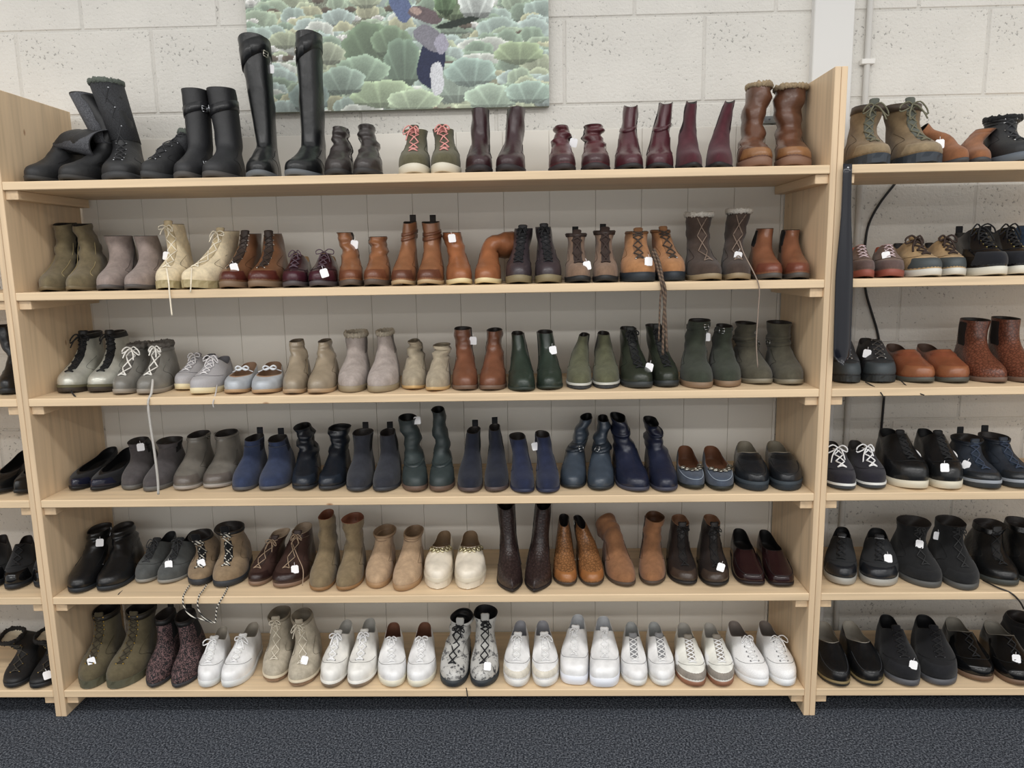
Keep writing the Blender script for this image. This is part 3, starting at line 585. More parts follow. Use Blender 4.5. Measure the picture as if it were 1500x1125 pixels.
pair(1, 'heeled_boot', B, 'plum suede ankle boot with elastic side', 'suede', '#4d2029', [(1013, 245, 40, 1013, 152, 15), (1056, 244, 41, 1068, 152, 14)], gore='#331b22', so='#1a1819', ts=.009, hl=.035, toe='almond')
pair(1, 'shearling_boot', B, 'brown leather pull-on boot with beige shearling rim', 'leather', '#6b4026', [(1111, 243, 50, 1112, 130, 35), (1172, 241, 54, 1187, 133, 44, {'lab': ' leaning on the side panel'})], fur='#b09b7c', so='#7a5b49', ts=.022, cap='#96622d', slo=.09, neck=.72, sk='rubber')
# ---- second shelf
pair(2, 'slouch_boot', B, 'olive suede slouch boot with seamed ankle', 'suede', '#6f6244', [(58, 422, 46, 77, 330, 27), (103, 421, 47, 114, 331, 22)], seam='#a8976c', so='#6d6048', ts=.008, slo=.07, op='#2b2a25', toe='almond', hl=.02, wedge=True)
pair(2, 'ankle_boot', B, 'mauve-taupe smooth ankle boot with dark zip', 'suede', '#8d7d75', [(149, 421, 48, 172, 347, 38), (194, 421, 46, 212, 347, 32)], so='#4c4745', ts=.010, zipc='#3a3533', li='#2e2b2a', rg=.0006, neck=.8)
pair(2, 'lace_boot', B, 'cream suede laced boot with ribbed sole and open shaft', 'suede', '#cdbc97', [(230, 421, 46, 247, 330, 26, {'t': (235, 373), 'dang': [([(244, 392, .06), (247, 412, .0), (248, 425), (250, 445), (252, 462)], .0026, ('canvas', '#d6cbb2'))]}), (278, 421, 54, 333, 340, 30, {'lab': ' with shaft leaning over', 'dang': [([(281, 392, .06), (280, 412, .0), (279, 428)], .0024, ('canvas', '#cfc3a8'))]})], so='#a79c78', ts=.022, la='#d9cfb8', n=5, ton='#bda97f', li='#6b563e', lug=2, bow=.8)
pair(2, 'lace_boot', B, 'brown leather laced boot with chestnut toe cap', 'leather', '#7a4e2c', [(327, 420, 48, 365, 344, 26, {'t': (343, 392)}), (375, 420, 52, 395, 344, 24)], cap='#5c2418', so='#77624f', ts=.016, la='#33261f', n=7, eye='#b5aca0', ton='#3a2a20')
pair(2, 'oxford_shoe', 'shoe', 'shiny burgundy low laced oxford with tan lining', 'patent', '#3a1a24', [(423, 420, 42, 443, 362, 25), (466, 420, 46, 479, 360, 25, {'t': (475, 400)})], form='low', li='#b08a58', la='#5a4450', n=4, bow=1.1, so='#4b4446', ts=.012, hs=1.1, cap='#4a1d2b')
pair(2, 'ankle_boot', B, 'tan leather ankle boot with gaping side zip', 'leather', '#9a5f31', [(510, 420, 40, 503, 342, 24, {'t': (519, 358)}), (551, 420, 41, 556, 348, 28)], op='#1f1b19', cap='#7c4423', so='#55483f', slo=.07)
pair(2, 'strap_boot', B, 'tan leather boot with wrapped ankle straps', 'leather', '#9b6236', [(587, 419, 40, 603, 327, 19), (624, 419, 43, 631, 327, 28)], straps=(.80, .86), sc='#7d4a2b', cap='#6d3d26', so='#b19a78', ts=.010, tab='#2a2320', hl=.015)
pair(2, 'pull_on_boot', B, 'orange-tan pull-on boot with cream sole edge', 'leather', '#a45f2b', [(668, 417, 43, 654, 342, 30, {'t': (662, 349)}), (713, 417, 44, 0, 0, 38, {'H': .225, 'fold': (.105, 88, 20, .032), 'lab': ' bent over sideways'})], so='#d8c79b', ts=.012, neck=.72, slo=.04)
pair(2, 'combat_boot', B, 'dark plum-grey laced combat boot with translucent sole', 'leather', '#453b40', [(759, 416, 44, 769, 336, 28), (804, 416, 45, 794, 334, 24)], so='#7d7257', ts=.020, la='#15171c', n=8, lr=.0026, bow=.7, ton='#26262b', eye='#2b2c30')
pair(2, 'hiking_boot', B, 'brown suede walking boot with black sole and padded collar', 'suede', '#80644e', [(849, 415, 42, 845, 343, 33, {'t': (860, 389)}), (892, 415, 42, 887, 339, 33)], so='#1c1d1f', ts=.014, la='#3a2a24', n=4, lr=.0035, ton='#3a2c26', tab='#111113', collar='#3c2d27')
pair(2, 'work_boot', B, 'wheat nubuck boot with metal hooks and thick black sole', 'suede', '#a8713a', [(941, 415, 56, 936, 340, 34, {'t': (950, 383), 'dang': [([(958, 365, .05), (966, 385, .02), (971, 410), (975, 430), (972, 470), (971, 520)], .0045, ('twist', '#46382f', '#6b5847')), ([(956, 368, .05), (963, 390, .02), (968, 412), (972, 432), (975, 470), (977, 515)], .0045, ('twist', '#46382f', '#6b5847')), ([(958, 372, .05), (965, 395, .02), (970, 415), (967, 440), (965, 500)], .003, ('twist', '#46382f', '#6b5847'))]}), (988, 414, 48, 964, 338, 26, {'Y': .075})], so='#202830', ts=.026, la='#43362c', n=6, lr=.0028, eye='#c9c9c9', ton='#8a5c30', collar='#8f5e2f', spr=.004)
pair(2, 'shearling_boot', B, 'dark brown suede laced boot with white fleece top', 'suede', '#463830', [(1037, 411, 52, 1021, 317, 40), (1086, 410, 45, 1083, 312, 36, {'t': (1081, 375), 'dang': [([(1083, 352, .12), (1090, 372, .05), (1102, 395, .0), (1112, 420), (1111, 450), (1108, 500), (1110, 538)], .002, ('canvas', '#8f7c6c'))]})], fur='#e6e1d6', so='#8a7a60', ts=.014, la='#85705f', n=4, li='#d8d2c6', slo=.04)
pair(2, 'chelsea_boot', B, 'tan leather chelsea boot with black elastic', 'leather', '#8f5633', [(1135, 408, 45, 1124, 336, 25), (1178, 407, 42, 1164, 338, 23)], gore='#16171a', op='#16171a', so='#4b4642', ts=.012, cap='#7e3f28', capk='leather')
# ---- third shelf
pair(3, 'combat_boot', B, 'silver laced combat boot with black laces and yellow-stitched welt', 'silver', '#c6c6bc', [(83, 575, 48, 118, 488, 21, {'dang': [([(104, 573, .10), (110, 581, .04), (116, 588, .004)], .003, ('canvas', DK))]}), (132, 574, 50, 158, 487, 20)], so='#3a332d', ts=.020, welt='#57523a', la='#15161a', n=8, lr=.0026, bow=.9, ton='#1c1d21', collar='#1a1b1e')
pair(3, 'lace_boot', B, 'pewter grey laced ankle boot with white laces', 'leather', '#7d7a72', [(176, 577, 40, 207, 508, 25), (217, 577, 42, 241, 506, 30, {'dang': [([(224, 556, .06), (222, 575, .02), (217, 590), (220, 620), (226, 660), (231, 700), (232, 724)], .0042, ('canvas', '#b7b3ab'))]})], la='#cfccc4', n=5, lr=.0026, bow=.9, so='#8d8478', ts=.012, ton='#5c5852', li='#55504a', fur='#77726b')
pair(3, 'sneaker', 'shoe', 'pale lilac-grey canvas sneaker with cream sole', 'canvas', '#a9a6a8', [(254, 571, 42, 304, 521, 16), (296, 577, 47, 333, 523, 16, {'dang': [([(318, 563, .08), (316, 576, .02), (312, 590), (313, 597)], .002, ('canvas', '#bdb9b8'))]})], form='low', so='#d9cba6', ts=.016, la='#c3c0c0', n=5, bow=.9, ton='#9b989c', li='#6d6b70')
pair(3, 'mary_jane', 'shoe', 'powder blue flat shoe with bow strap and tan insole', 'leather', '#b3bcc6', [(340, 576, 42, 368, 513, 20), (384, 576, 48, 397, 513, 20)], form='flat', so='#a98a68', ts=.008, li='#a5805f', bowtie='#c3c8cd', hs=1.15, toe='round')
pair(3, 'ankle_boot', B, 'beige leather ankle boot with folded zip edge', 'leather', '#9d8c72', [(427, 577, 38, 436, 500, 20), (464, 577, 42, 474, 500, 17)], so='#a88d6e', ts=.010, zipc='#7d6e58', li='#6c5e4b', slo=.05)
pair(3, 'chelsea_boot', B, 'pinkish grey suede boot with scalloped fleece edge', 'suede', '#a0938b', [(509, 575, 46, 522, 491, 32), (555, 575, 48, 563, 489, 22)], fur='#c7bca8', so='#8b7d65', ts=.017, gore='#776e68', spr=.003)
pair(3, 'slouch_boot', B, 'sand suede slouchy boot with thin crepe sole', 'suede', '#a09278', [(603, 570, 40, 607, 500, 16), (640, 572, 38, 651, 506, 26)], so='#c0a070', ts=.007, slo=.1, op='#7d715c', li='#85785f', toe='almond')
pair(3, 'ankle_boot', B, 'russet brown leather ankle boot, shaft lined black', 'leather', '#7e4a2d', [(677, 571, 42, 675, 482, 26, {'t': (693, 499)}), (721, 571, 43, 725, 484, 22)], op='#1c1a1a', so='#6b5547', ts=.010, slo=.04)
pair(3, 'ankle_boot', B, 'bottle green shiny leather ankle boot', 'leather', '#2b3d30', [(767, 575, 43, 760, 489, 19), (804, 570, 42, 795, 487, 24, {'t': (810, 513)})], so='#2a332c', ts=.006, zipc='#1c2520', rg=.0006)
pair(3, 'ankle_boot', B, 'moss green suede boot with white line above black sole', 'suede', '#56573a', [(851, 570, 40, 859, 491, 14), (891, 569, 43, 884, 489, 18)], so='#33363a', welt='#b9b8b0', ts=.014, op='#1d1f19', lug=4, spr=.003)
pair(3, 'combat_boot', B, 'dark forest green laced boot with black laces', 'leather', '#2f3629', [(940, 568, 48, 921, 482, 25, {'t': (951, 538)}), (984, 566, 42, 959, 478, 25)], so='#2e3233', ts=.015, la='#14161a', n=8, lr=.0024, bow=.8, ton='#1a1d1a')
pair(3, 'wedge_boot', B, 'dark green suede boot with buckled top and tan sole', 'suede', '#343a2d', [(1028, 569, 50, 1028, 470, 34, {'t': (1049, 497)}), (1073, 567, 46, 1062, 478, 24)], so='#7d6650', ts=.016, straps=(.93,), buck=('#c7c9c9', (.93, .5)), slo=.04, spr=.003)
pair(3, 'strap_boot', B, 'olive-grey suede boot wrapped in ankle straps', 'suede', '#4f4b3c', [(1122, 562, 50, 1099, 474, 28, {'slo': .1}), (1166, 563, 47, 1143, 473, 35)], so='#7b7464', ts=.012, straps=(.70, .78), buck=('#b9b9b5', (.7, 1.4)), slo=.03)
# ---- fourth shelf
pair(4, 'court_shoe', 'shoe', 'navy patent-toed slip-on flat', 'suede', '#15161c', [(92, 718, 40, 148, 653, 16), (131, 719, 41, 184, 653, 16)], form='flat', toe='almond', so='#101014', ts=.007, hl=.02, li='#121216', cap='#1a1f3a', capk='patent', hs=1.2)
pair(4, 'wedge_boot', B, 'charcoal suede ankle boot with black elastic', 'suede', '#4b4647', [(178, 718, 42, 194, 646, 26, {'t': (206, 655)}), (212, 720, 43, 239, 646, 36)], gore='#131316', op='#131316', so='#5b5956', ts=.012, spr=.004)
pair(4, 'ankle_boot', B, 'grey-khaki burnished leather boot with strap at the top', 'leather', '#78736a', [(265, 718, 46, 292, 637, 28), (309, 715, 50, 327, 635, 32)], so='#98918a', ts=.009, straps=(.92,), buck=('#8d8a82', (.92, 1.6)), cap='#6b625b', neck=.72)
pair(4, 'chelsea_boot', B, 'royal blue suede chelsea boot', 'suede', '#26375c', [(351, 719, 41, 375, 642, 25), (393, 718, 48, 404, 643, 28)], gore='#131a30', tab='#10131f', so='#4e4d50', ts=.008)
pair(4, 'slouch_boot', B, 'inky blue-black creased leather boot', 'leather', '#18202c', [(438, 718, 42, 441, 625, 24, {'slo': .12}), (481, 718, 41, 498, 627, 34)], so='#282b30', ts=.008, slo=.07, li='#0f1013', op='#101217', cap='#202c3c')
pair(4, 'chelsea_boot', B, 'dark slate nubuck ankle boot', 'suede', '#2b2e39', [(521, 720, 41, 533, 634, 31), (562, 720, 43, 568, 634, 24)], gore='#15161b', tab='#14151a', so='#33353b', ts=.009)
pair(4, 'slouch_boot', B, 'deep teal green boot with gathered shaft', 'soft', '#2f3f40', [(604, 720, 42, 594, 612, 28, {'t': (611, 616)}), (646, 720, 41, 641, 601, 20)], so='#5f4c41', ts=.013, slo=.09, li='#101415', straps=(.5,))
pair(4, 'chelsea_boot', B, 'midnight blue suede chelsea boot with brown sole', 'suede', '#1d2233', [(687, 721, 41, 696, 631, 20), (728, 720, 40, 725, 627, 18)], gore='#101218', tab='#101218', so='#4f4341', ts=.010)
pair(4, 'zip_boot', B, 'navy suede ankle boot with open zip', 'suede', '#1c2646', [(767, 722, 39, 758, 640, 26), (806, 722, 39, 795, 637, 22, {'t': (784, 654)})], op='#12151f', zipc='#2c3350', so='#2a2f45', ts=.008)
pair(4, 'strap_boot', B, 'slate blue leather boot with gathered shaft and ankle straps', 'leather', '#3a4a5b', [(840, 715, 43, 863, 611, 18), (881, 718, 44, 884, 614, 17)], so='#22272c', ts=.007, slo=.1, straps=(.66, .71), sc='#2d3a48', li='#101216', buck=('#c3c6c8', (.68, .5)))
pair(4, 'bow_boot', B, 'navy leather boot with knotted shaft', 'leather', '#1c2440', [(932, 720, 50, 902, 612, 22), (980, 720, 45, 953, 618, 20, {'slo': .12})], so='#3a3b48', ts=.009, slo=.06, li='#101218', straps=(.82,), hl=.02)
pair(4, 'moccasin', 'shoe', 'dusty blue slip-on with brown insole and jewelled trim', 'suede', '#3f4c60', [(1022, 716, 43, 1008, 653, 20), (1067, 718, 45, 1045, 657, 20)], form='flat', so='#22241f', ts=.008, li='#7b4a28', apron='#8f9aa6', hs=1.2, hl=.01, chain='#a9a69c')
pair(4, 'loafer', 'shoe', 'chunky black leather penny loafer with cream lining', 'leather', '#1b2027', [(1113, 719, 52, 1096, 649, 22), (1161, 719, 52, 1137, 649, 22)], form='loafer', so='#1f2830', ts=.026, li='#8f8672', penny='#12161b', apron='#0e1114', welt='#2d363d', spr=.004, hs=1.1)
# ---- fifth shelf
pair(5, 'zip_boot', B, 'black leather ankle boot with fleece lining', 'leather', '#17181a', [(107, 869, 46, 139, 775, 30, {'t': (146, 795)}), (149, 866, 47, 173, 773, 28)], so='#1d2126', ts=.012, slo=.05, zipc='m#77777a', cap='#1a1b1e')
pair(5, 'lace_shoe', 'shoe', 'grey suede low laced shoe', 'suede', '#4e5150', [(194, 854, 40, 247, 785, 18, {'yaw': -.02}), (237, 855, 44, 268, 786, 22, {'yaw': -.02, 't': (247, 827), 'dang': [([(180, 865, .06), (176, 868, .04), (173, 871, .02)], .0018, ('canvas', '#333333'))]})], form='low', so='#85827b', ts=.008, la='#3a3b3e', n=4, bow=.9, li='#202124', hs=1.15, ton='#2f3133')
pair(5, 'hiking_boot', B, 'tan nubuck hiking boot with black padded tongue', 'suede', '#8a7252', [(282, 858, 43, 286, 783, 34, {'t': (295, 825), 'dang': [([(278, 857, .085), (272, 866, .04), (268, 876, -.003), (270, 890), (280, 902), (298, 908), (312, 912)], .0026, ('twist', '#1c1c1e', '#d6d2c6'))]}), (329, 860, 51, 335, 772, 44, {'dang': [([(303, 856, .085), (298, 864, .045), (291, 874, -.003), (290, 890), (298, 904), (314, 912), (316, 906), (318, 890), (326, 875, -.004), (331, 866, .04), (334, 859, .08)], .0026, ('twist', '#1c1c1e', '#d6d2c6'))]})], so='#2b2e33', ts=.018, la=('#d6d2c6', '#1c1c1e'), lk='twist', n=6, lr=.0026, ton='#15161a', tup=.03, collar='#17181b', logo=('#c9c9c9', .975, .995, -.12, .12), eye='#2b2b2b')
pair(5, 'lace_boot', B, 'dark brown leather laced boot with fawn laces', 'leather', '#46302a', [(371, 858, 38, 412, 782, 26), (415, 861, 54, 441, 775, 28, {'t': (432, 834), 'dang': [([(428, 795, .2), (436, 815, .12), (444, 835, .06), (443, 858, .03)], .0016, ('canvas', '#a68a6c'))]})], so='#7d6553', ts=.010, la='#a98d6e', n=5, lr=.0017, ton='#3a2721', cap='#331f1c', li='#b0987c', bow=.8)
pair(5, 'tall_boot', B, 'olive-khaki suede tall ankle boot with rust lining', 'suede', '#7d6a49', [(464, 866, 41, 478, 755, 22), (507, 865, 41, 517, 760, 34)], so='#8a6844', ts=.008, li='#9a5a3a', slo=.05)
pair(5, 'sock_boot', B, 'sand coloured chelsea boot with stretch collar', 'suede', '#b0906b', [(547, 862, 43, 563, 778, 33), (591, 866, 45, 606, 779, 28)], so='#9c7c5a', ts=.015, collar='#a07f59', li='#8a6c4a', rg=.0006, spr=.004)
pair(5, 'loafer', 'shoe', 'cream platform loafer with gold chain', 'leather', '#cfc4b0', [(638, 863, 46, 653, 780, 22), (688, 863, 50, 688, 780, 22)], form='loafer', so='#d6ccba', ts=.032, li='#8a6d4a', chain='#d6cfae', lug=5, spr=.003, hs=1.1, welt='#c6bba6')
pair(5, 'tall_boot', B, 'tall dark brown crocodile-print pointed boot', 'croc', '#3a2a28', [(752, 868, 42, 745, 737, 27), (785, 871, 44, 796, 737, 24)], toe='point', so='#1f1918', ts=.006, hl=.03, rg=.0006, Ld=.29, neck=.66, zipc='#1d1716')
pair(5, 'ankle_boot', B, 'glossy tan crocodile-print zip boot', 'croc', '#9a6228', [(832, 858, 39, 829, 763, 15), (868, 858, 41, 845, 765, 15)], so='#3d332b', ts=.006, hl=.02, op='#1c1917', zipc='m#8d8a83', cap='#a8661d')
pair(5, 'slouch_boot', B, 'ginger brown suede boot', 'suede', '#8a5a30', [(914, 859, 45, 0, 0, 34, {'H': .20, 'fold': (.095, 55, 105, .03), 'lab': ' with folded-back shaft', 'yaw': .1}), (959, 857, 43, 960, 758, 28, {'lab': ' standing upright'})], so='#45382e', ts=.009, zipc='#1f1713', slo=.05, li='#6a4425')
pair(5, 'lace_boot', B, 'bronze-black leather laced boot with tan lining', 'leather', '#2d2624', [(1005, 857, 46, 997, 763, 26), (1052, 859, 48, 1042, 763, 24, {'t': (1056, 831)})], so='#1b1817', ts=.007, la='#161415', n=6, bow=.9, li='#9a6a45', cap='#46372d', ton='#1b1716')
pair(5, 'loafer', 'shoe', 'dark burgundy square-toed slip-on shoe', 'patent', '#2c1618', [(1107, 857, 45, 1087, 782, 20), (1145, 859, 43, 1113, 780, 20)], form='loafer', toe='square', so='#1a1212', ts=.007, hl=.022, li='#0f0d0e', apron='#150b0c', hs=1.1)
# ---- bottom shelf
pair(6, 'combat_boot', B, 'khaki green laced boot with brass eyelets and lugged sole', 'suede', '#5c5238', [(125, 1012, 46, 156, 893, 32, {'t': (134, 969)}), (170, 1013, 52, 205, 891, 38)], so='#565544', ts=.026, la='#3a3222', n=9, eye='#c9a552', ton='#4a422e', lug=4, collar='#2a251d', spr=.003)
pair(6, 'chelsea_boot', B, 'leopard print chelsea boot with black elastic', 'leopard', ('#6b5252', '#171417'), [(225, 1008, 39, 246, 900, 22), (263, 1008, 41, 271, 901, 25)], gore='#111114', tab='#111114', collar='#121215', so='#323236', ts=.010, toe='almond')
W_ = '#e2e2e2'
pair(6, 'running_shoe', 'shoe', 'white runner with side zip and grey toe tip', 'leather', W_, [(299, 1008, 38, 327, 914, 20), (333, 1014, 43, 369, 918, 20)], form='low', so='#d3d4d2', ts=.018, la='#e9e9e6', n=6, bow=.9, ton='#d6d6d3', li='#aaa08f', hs=1.15, lr=.0024)
pair(6, 'lace_boot', B, 'stone nubuck laced boot with cream sole', 'suede', '#b0a58f', [(398, 999, 43, 410, 899, 30), (439, 1005, 46, 441, 902, 28, {'t': (446, 967)})], so='#8a705a', welt='#cfc3ab', ts=.016, la='#c6bda9', n=6, ton='#a99e88', collar='#9d917b', li='#8d826e', bow=.8, lug=3)
pair(6, 'sneaker', 'shoe', 'off-white high laced sneaker with taupe sole', 'leather', '#d3d1cb', [(482, 1010, 41, 513, 914, 22), (524, 1012, 43, 542, 916, 24)], form='low', so='#8b7b6a', welt='#dfdcd4', ts=.016, la='#efeeec', n=5, bow=1., lr=.003, eye='#8d8d8d', hs=1.35, li='#b9b6ae', ton='#c9c7c1')
pair(6, 'sneaker', 'shoe', 'white low trainer with brown lining and creamy sole', 'leather', '#dddcd9', [(572, 1015, 45, 577, 930, 22), (614, 1010, 45, 622, 925, 22)], form='low', so='#dcd6c2', ts=.018, li='#7b4d33', la='#f0efea', n=5, bow=.8, lr=.0026, hs=1.12)
pair(6, 'combat_boot', B, 'white marbled boot with black laces', 'marble', ('#bfbeba', '#2b2c33'), [(660, 1011, 45, 681, 903, 34, {'slo': .08, 'lab': ' slumping sideways'}), (708, 1011, 45, 707, 898, 36, {'t': (714, 976), 'dang': [([(683, 1008, .01), (684, 1014), (685, 1024), (685, 1036)], .002, ('canvas', DK))]})], so='#2d3236', ts=.020, la='#17191f', n=7, lr=.0024, bow=.8, ton='#b4b3ae', tup=.03, li='#17181d')
pair(6, 'sneaker', 'shoe', 'white trainer with beige toe guard', 'leather', '#d9d8d6', [(756, 1007, 43, 765, 916, 22), (800, 1007, 43, 793, 915, 22)], form='low', so='#dedcd7', ts=.020, toep='#c9c2b2', la='#efeeec', n=5, bow=.8, li='#a9a9b0', hs=1.15, ton='#cfcfce')
pair(6, 'sneaker', 'shoe', 'bright white chunky platform trainer', 'leather', '#e2e3e8', [(842, 1003, 45, 851, 909, 24), (887, 1007, 47, 883, 914, 28)], form='low', so='#dfe2ea', ts=.028, la='#f0f0f2', n=5, bow=.6, li='#b9bdc2', hs=1.25, ton='#d9dade', toe='square', spr=.004)
pair(6, 'running_shoe', 'shoe', 'slim white trainer with grey eyestay gaps', 'leather', '#dfe0e2', [(930, 1005, 42, 924, 919, 22), (973, 1005, 42, 955, 919, 22)], form='low', so='#d9d8d3', ts=.014, la='#e9e9ea', n=6, li='#b4b6b4', hs=1.15, ton='#8c8d90', cap='#e3e4e6')
pair(6, 'sneaker', 'shoe', 'grey suede and white trainer with gum sole', 'leather', '#d8d5cc', [(1018, 1008, 46, 1002, 921, 22), (1060, 1006, 43, 1035, 919, 22)], form='low', so='#8a5f48', ts=.012, toep='#8f867b', la='#eceae4', n=7, lr=.0024, ton='#918879', li='#b9b4aa', hs=1.1, cap=None, side='#e4e2da')
pair(6, 'sneaker', 'shoe', 'white canvas plimsoll with metal eyelets', 'canvas', '#d9d9d7', [(1118, 1009, 47, 1079, 917, 24), (1157, 1007, 44, 1118, 916, 24)], form='low', so='#dfe1e2', ts=.018, la='#e6e2d8', n=6, bow=1., eye='#6d6f73', li='#8b7f76', cap='#e1e2e3', capk='canvas', hs=1.1)
# ---- right unit
pair(1, 'hiking_boot', B, 'tan and grey hiking boot with khaki laces', 'suede', '#76603f', [(1283, 238, 56, 1272, 158, 44, {'L': .29}), (1366, 237, 64, 1322, 156, 50, {'t': (1391, 197), 'L': .29})], so='#2f3740', ts=.026, lug=3, la='#6d6a52', n=6, lr=.0028, bow=1.3, ton='#565a50', tup=.025, collar='#4a3a2c', cap='#8a7655', capk='suede', logo=('#26344a', .93, .98, -.3, .3))
pair(1, 'ankle_boot', B, 'small ginger suede boot', 'suede', '#8a552d', [(1412, 236, 36, 0, 0, 26, {'H': .16, 'fold': (.075, 50, 170, .03), 'Y': .06, 'lab': ' with collapsed shaft'}), (1446, 236, 38, 1445, 192, 26, {'Y': .06})], so='#3b3c3f', ts=.010)
pair(1, 'hiking_boot', B, 'black laced boot with silver eyelets and grey sole', 'soft', '#1f2125', [(1492, 236, 52, 1462, 178, 44)], so='#5a626b', ts=.022, la='#2a2c30', n=6, lr=.0026, eye='#d3d5d8', ton='#1d2029', collar='#1a1c20', fur='#191a1d')
pair(2, 'running_shoe', 'shoe', 'brown trainer with pinkish laces and faded red sole', 'suede', '#6f5546', [(1268, 405, 36, 1256, 362, 20), (1310, 405, 44, 1290, 364, 20, {'t': (1298, 375)})], form='low', so='#8a4a3e', ts=.018, la='#cbb2b6', n=5, li='#b5552c', cap='#5f4a45', capk='suede')
pair(2, 'sneaker', 'shoe', 'wheat suede trainer with dark grey rubber toe', 'suede', '#ab8a57', [(1367, 404, 50, 1318, 355, 26), (1410, 403, 46, 1365, 356, 24, {'Y': .07})], form='low', so='#c9c8c0', ts=.018, cap='#434a4c', capk='rubber', la='#3b2a22', n=4, lr=.0036, bow=1.1, ton='#8f7144', li='#2b2624', hs=1.15)
pair(2, 'high_top', 'shoe', 'black studded high-top with white sole', 'patent', '#15151a', [(1462, 404, 52, 1408, 338, 26), (1504, 404, 50, 1450, 340, 26, {'Y': .08})], form='low', so='#cfccbf', ts=.022, la='#101014', n=6, lr=.0028, bow=1.2, eye='#b9a86a', hs=1.5, li='#2e2a24', cap='#1d1f27', capk='suede', tab='#15151a')
pair(2, 'ankle_boot', B, 'bright blue denim boot at the edge of the shelf', 'canvas', '#2f5d8c', [(1520, 404, 48, 1498, 332, 40, {'Y': .13})], slo=.08, so='#3a3a3a')
pair(3, 'hiking_boot', 'shoe', 'dark grey walking shoe with speckled laces', 'soft', '#2d2f33', [(1247, 560, 44, 1240, 503, 26), (1292, 560, 50, 1262, 500, 26, {'t': (1270, 518), 'dang': [([(1268, 560, .09), (1281, 567, .03), (1290, 575, .0), (1295, 583)], .002, ('canvas', DK)), ([(1318, 556, .1), (1330, 567, .04), (1342, 574, .01), (1354, 579)], .002, ('canvas', DK))]})], form='low', so='#2b3033', ts=.018, cap='#3c4347', capk='rubber', la='#4a4540', n=5, hs=1.3, eye='#c9c9c9', lug=4)
pair(3, 'monk_shoe', 'shoe', 'orange-brown leather shoe with open strap', 'leather', '#8f4a22', [(1352, 560, 50, 1305, 508, 26), (1411, 560, 52, 1352, 508, 26)], form='loafer', so='#4a4a44', ts=.012, li='#5a4030', hs=1.25, cap='#9c5a2c', penny='#8a4522')
pair(3, 'chelsea_boot', B, 'chestnut crocodile-print chelsea boot', 'croc', '#7d4126', [(1466, 560, 52, 1432, 469, 36, {'L': .29}), (1514, 560, 50, 1469, 467, 32, {'L': .29})], gore='#241b18', so='#6b5548', ts=.012, rg=.0005, toe='almond')
pair(4, 'sneaker', 'shoe', 'navy suede plimsoll with white laces', 'suede', '#24222e', [(1240, 717, 46, 1220, 655, 24), (1286, 716, 46, 1250, 655, 24)], form='low', so='#3b4148', welt='#d3d3cf', ts=.014, la='#e6e6e6', n=4, lr=.0026, bow=1.2, li='#3d3835', hs=1.1)
pair(4, 'high_top', 'shoe', 'black leather trainer with off-white sole and heel patch', 'leather', '#16171a', [(1345, 716, 58, 1300, 645, 30), (1393, 717, 52, 1345, 647, 30, {'t': (1384, 685)})], form='low', so='#cfc7b3', ts=.022, la='#121316', n=6, lr=.0026, hs=1.55, cap='#1e2022', li='#101114', logo=('#e6e6e6', .55, .7, .9, 1.2), ton='#15161a')
pair(4, 'hiking_boot', B, 'navy outdoor boot with grey-striped sole', 'soft', '#1f2b3a', [(1448, 716, 54, 1416, 642, 40, {'t': (1415, 681)}), (1502, 715, 50, 1455, 640, 36)], so='#2f3438', welt='#8d9298', ts=.022, la='#2b3f5c', n=6, lr=.0024, ton='#1d3146', tup=.016, tab='#16181c', cap='#252b31', logo=('#8fa3b5', .955, .975, -.25, .25), collar='#1b2634')
pair(5, 'sneaker', 'shoe', 'black lightweight trainer with pale grey sole', 'canvas', '#202327', [(1234, 856, 48, 1240, 773, 24), (1290, 859, 56, 1285, 773, 24, {'t': (1301, 818)})], form='low', so='#9c9a93', ts=.020, la='#191b1e', n=5, lr=.0028, hs=1.2, li='#17181b', cap='#1b2028', ton='#26292e', logo=('#a9abad', .985, 1., -.4, .4))
pair(5, 'lace_boot', B, 'matt black laced boot with grey sole', 'suede', '#17181a', [(1358, 861, 58, 1337, 764, 46, {'t': (1347, 797)}), (1417, 865, 54, 1388, 764, 40, {'t': (1373, 785), 'lab': ', square tag hanging at the collar'})], so='#4d4d4b', ts=.017, la='#2c2d2e', n=6, bow=.6, cap='#1d1e20', capk='suede', spr=.003)
pair(5, 'lace_boot', B, 'black shiny leather boot with trailing lace', 'leather', '#141516', [(1476, 858, 56, 1452, 768, 42, {'dang': [([(1440, 850, .08), (1460, 860, .03), (1480, 868, .0), (1493, 880), (1500, 892)], .003, ('leather', '#2b2622'))]}), (1530, 858, 54, 1493, 766, 40)], so='#3a3d3a', ts=.015, la='#17181a', n=6, ton='#17181a')
pair(6, 'loafer', 'shoe', 'black slip-on with rounded apron and sewn toe', 'leather', '#131417', [(1230, 1007, 48, 1208, 915, 24), (1280, 1009, 50, 1240, 913, 24)], form='loafer', so='#2a2a28', ts=.012, li='#a79f90', apron='#2b2d31', hs=1.3, welt='#7a6a48')
pair(6, 'sneaker', 'shoe', 'black suede trainer with grey rubber sole', 'suede', '#16161a', [(1331, 1009, 52, 1299, 905, 26, {'t': (1338, 974)}), (1386, 1013, 57, 1353, 911, 26)], form='low', so='#55565a', ts=.018, la='#101014', n=6, lr=.0028, eye='#77787c', hs=1.4, li='#121216', cap='#1d1e23', capk='suede', ton='#15151a')
pair(6, 'derby_shoe', 'shoe', 'black patent derby with brown-edged sole', 'patent', '#0f1012', [(1440, 998, 56, 1397, 909, 26), (1492, 1009, 58, 1440, 913, 26, {'t': (1489, 965)})], form='low', so='#6b5442', ts=.014, la='#17181b', n=4, li='#8f897c', hs=1.15, cap='#101114', capk='patent')
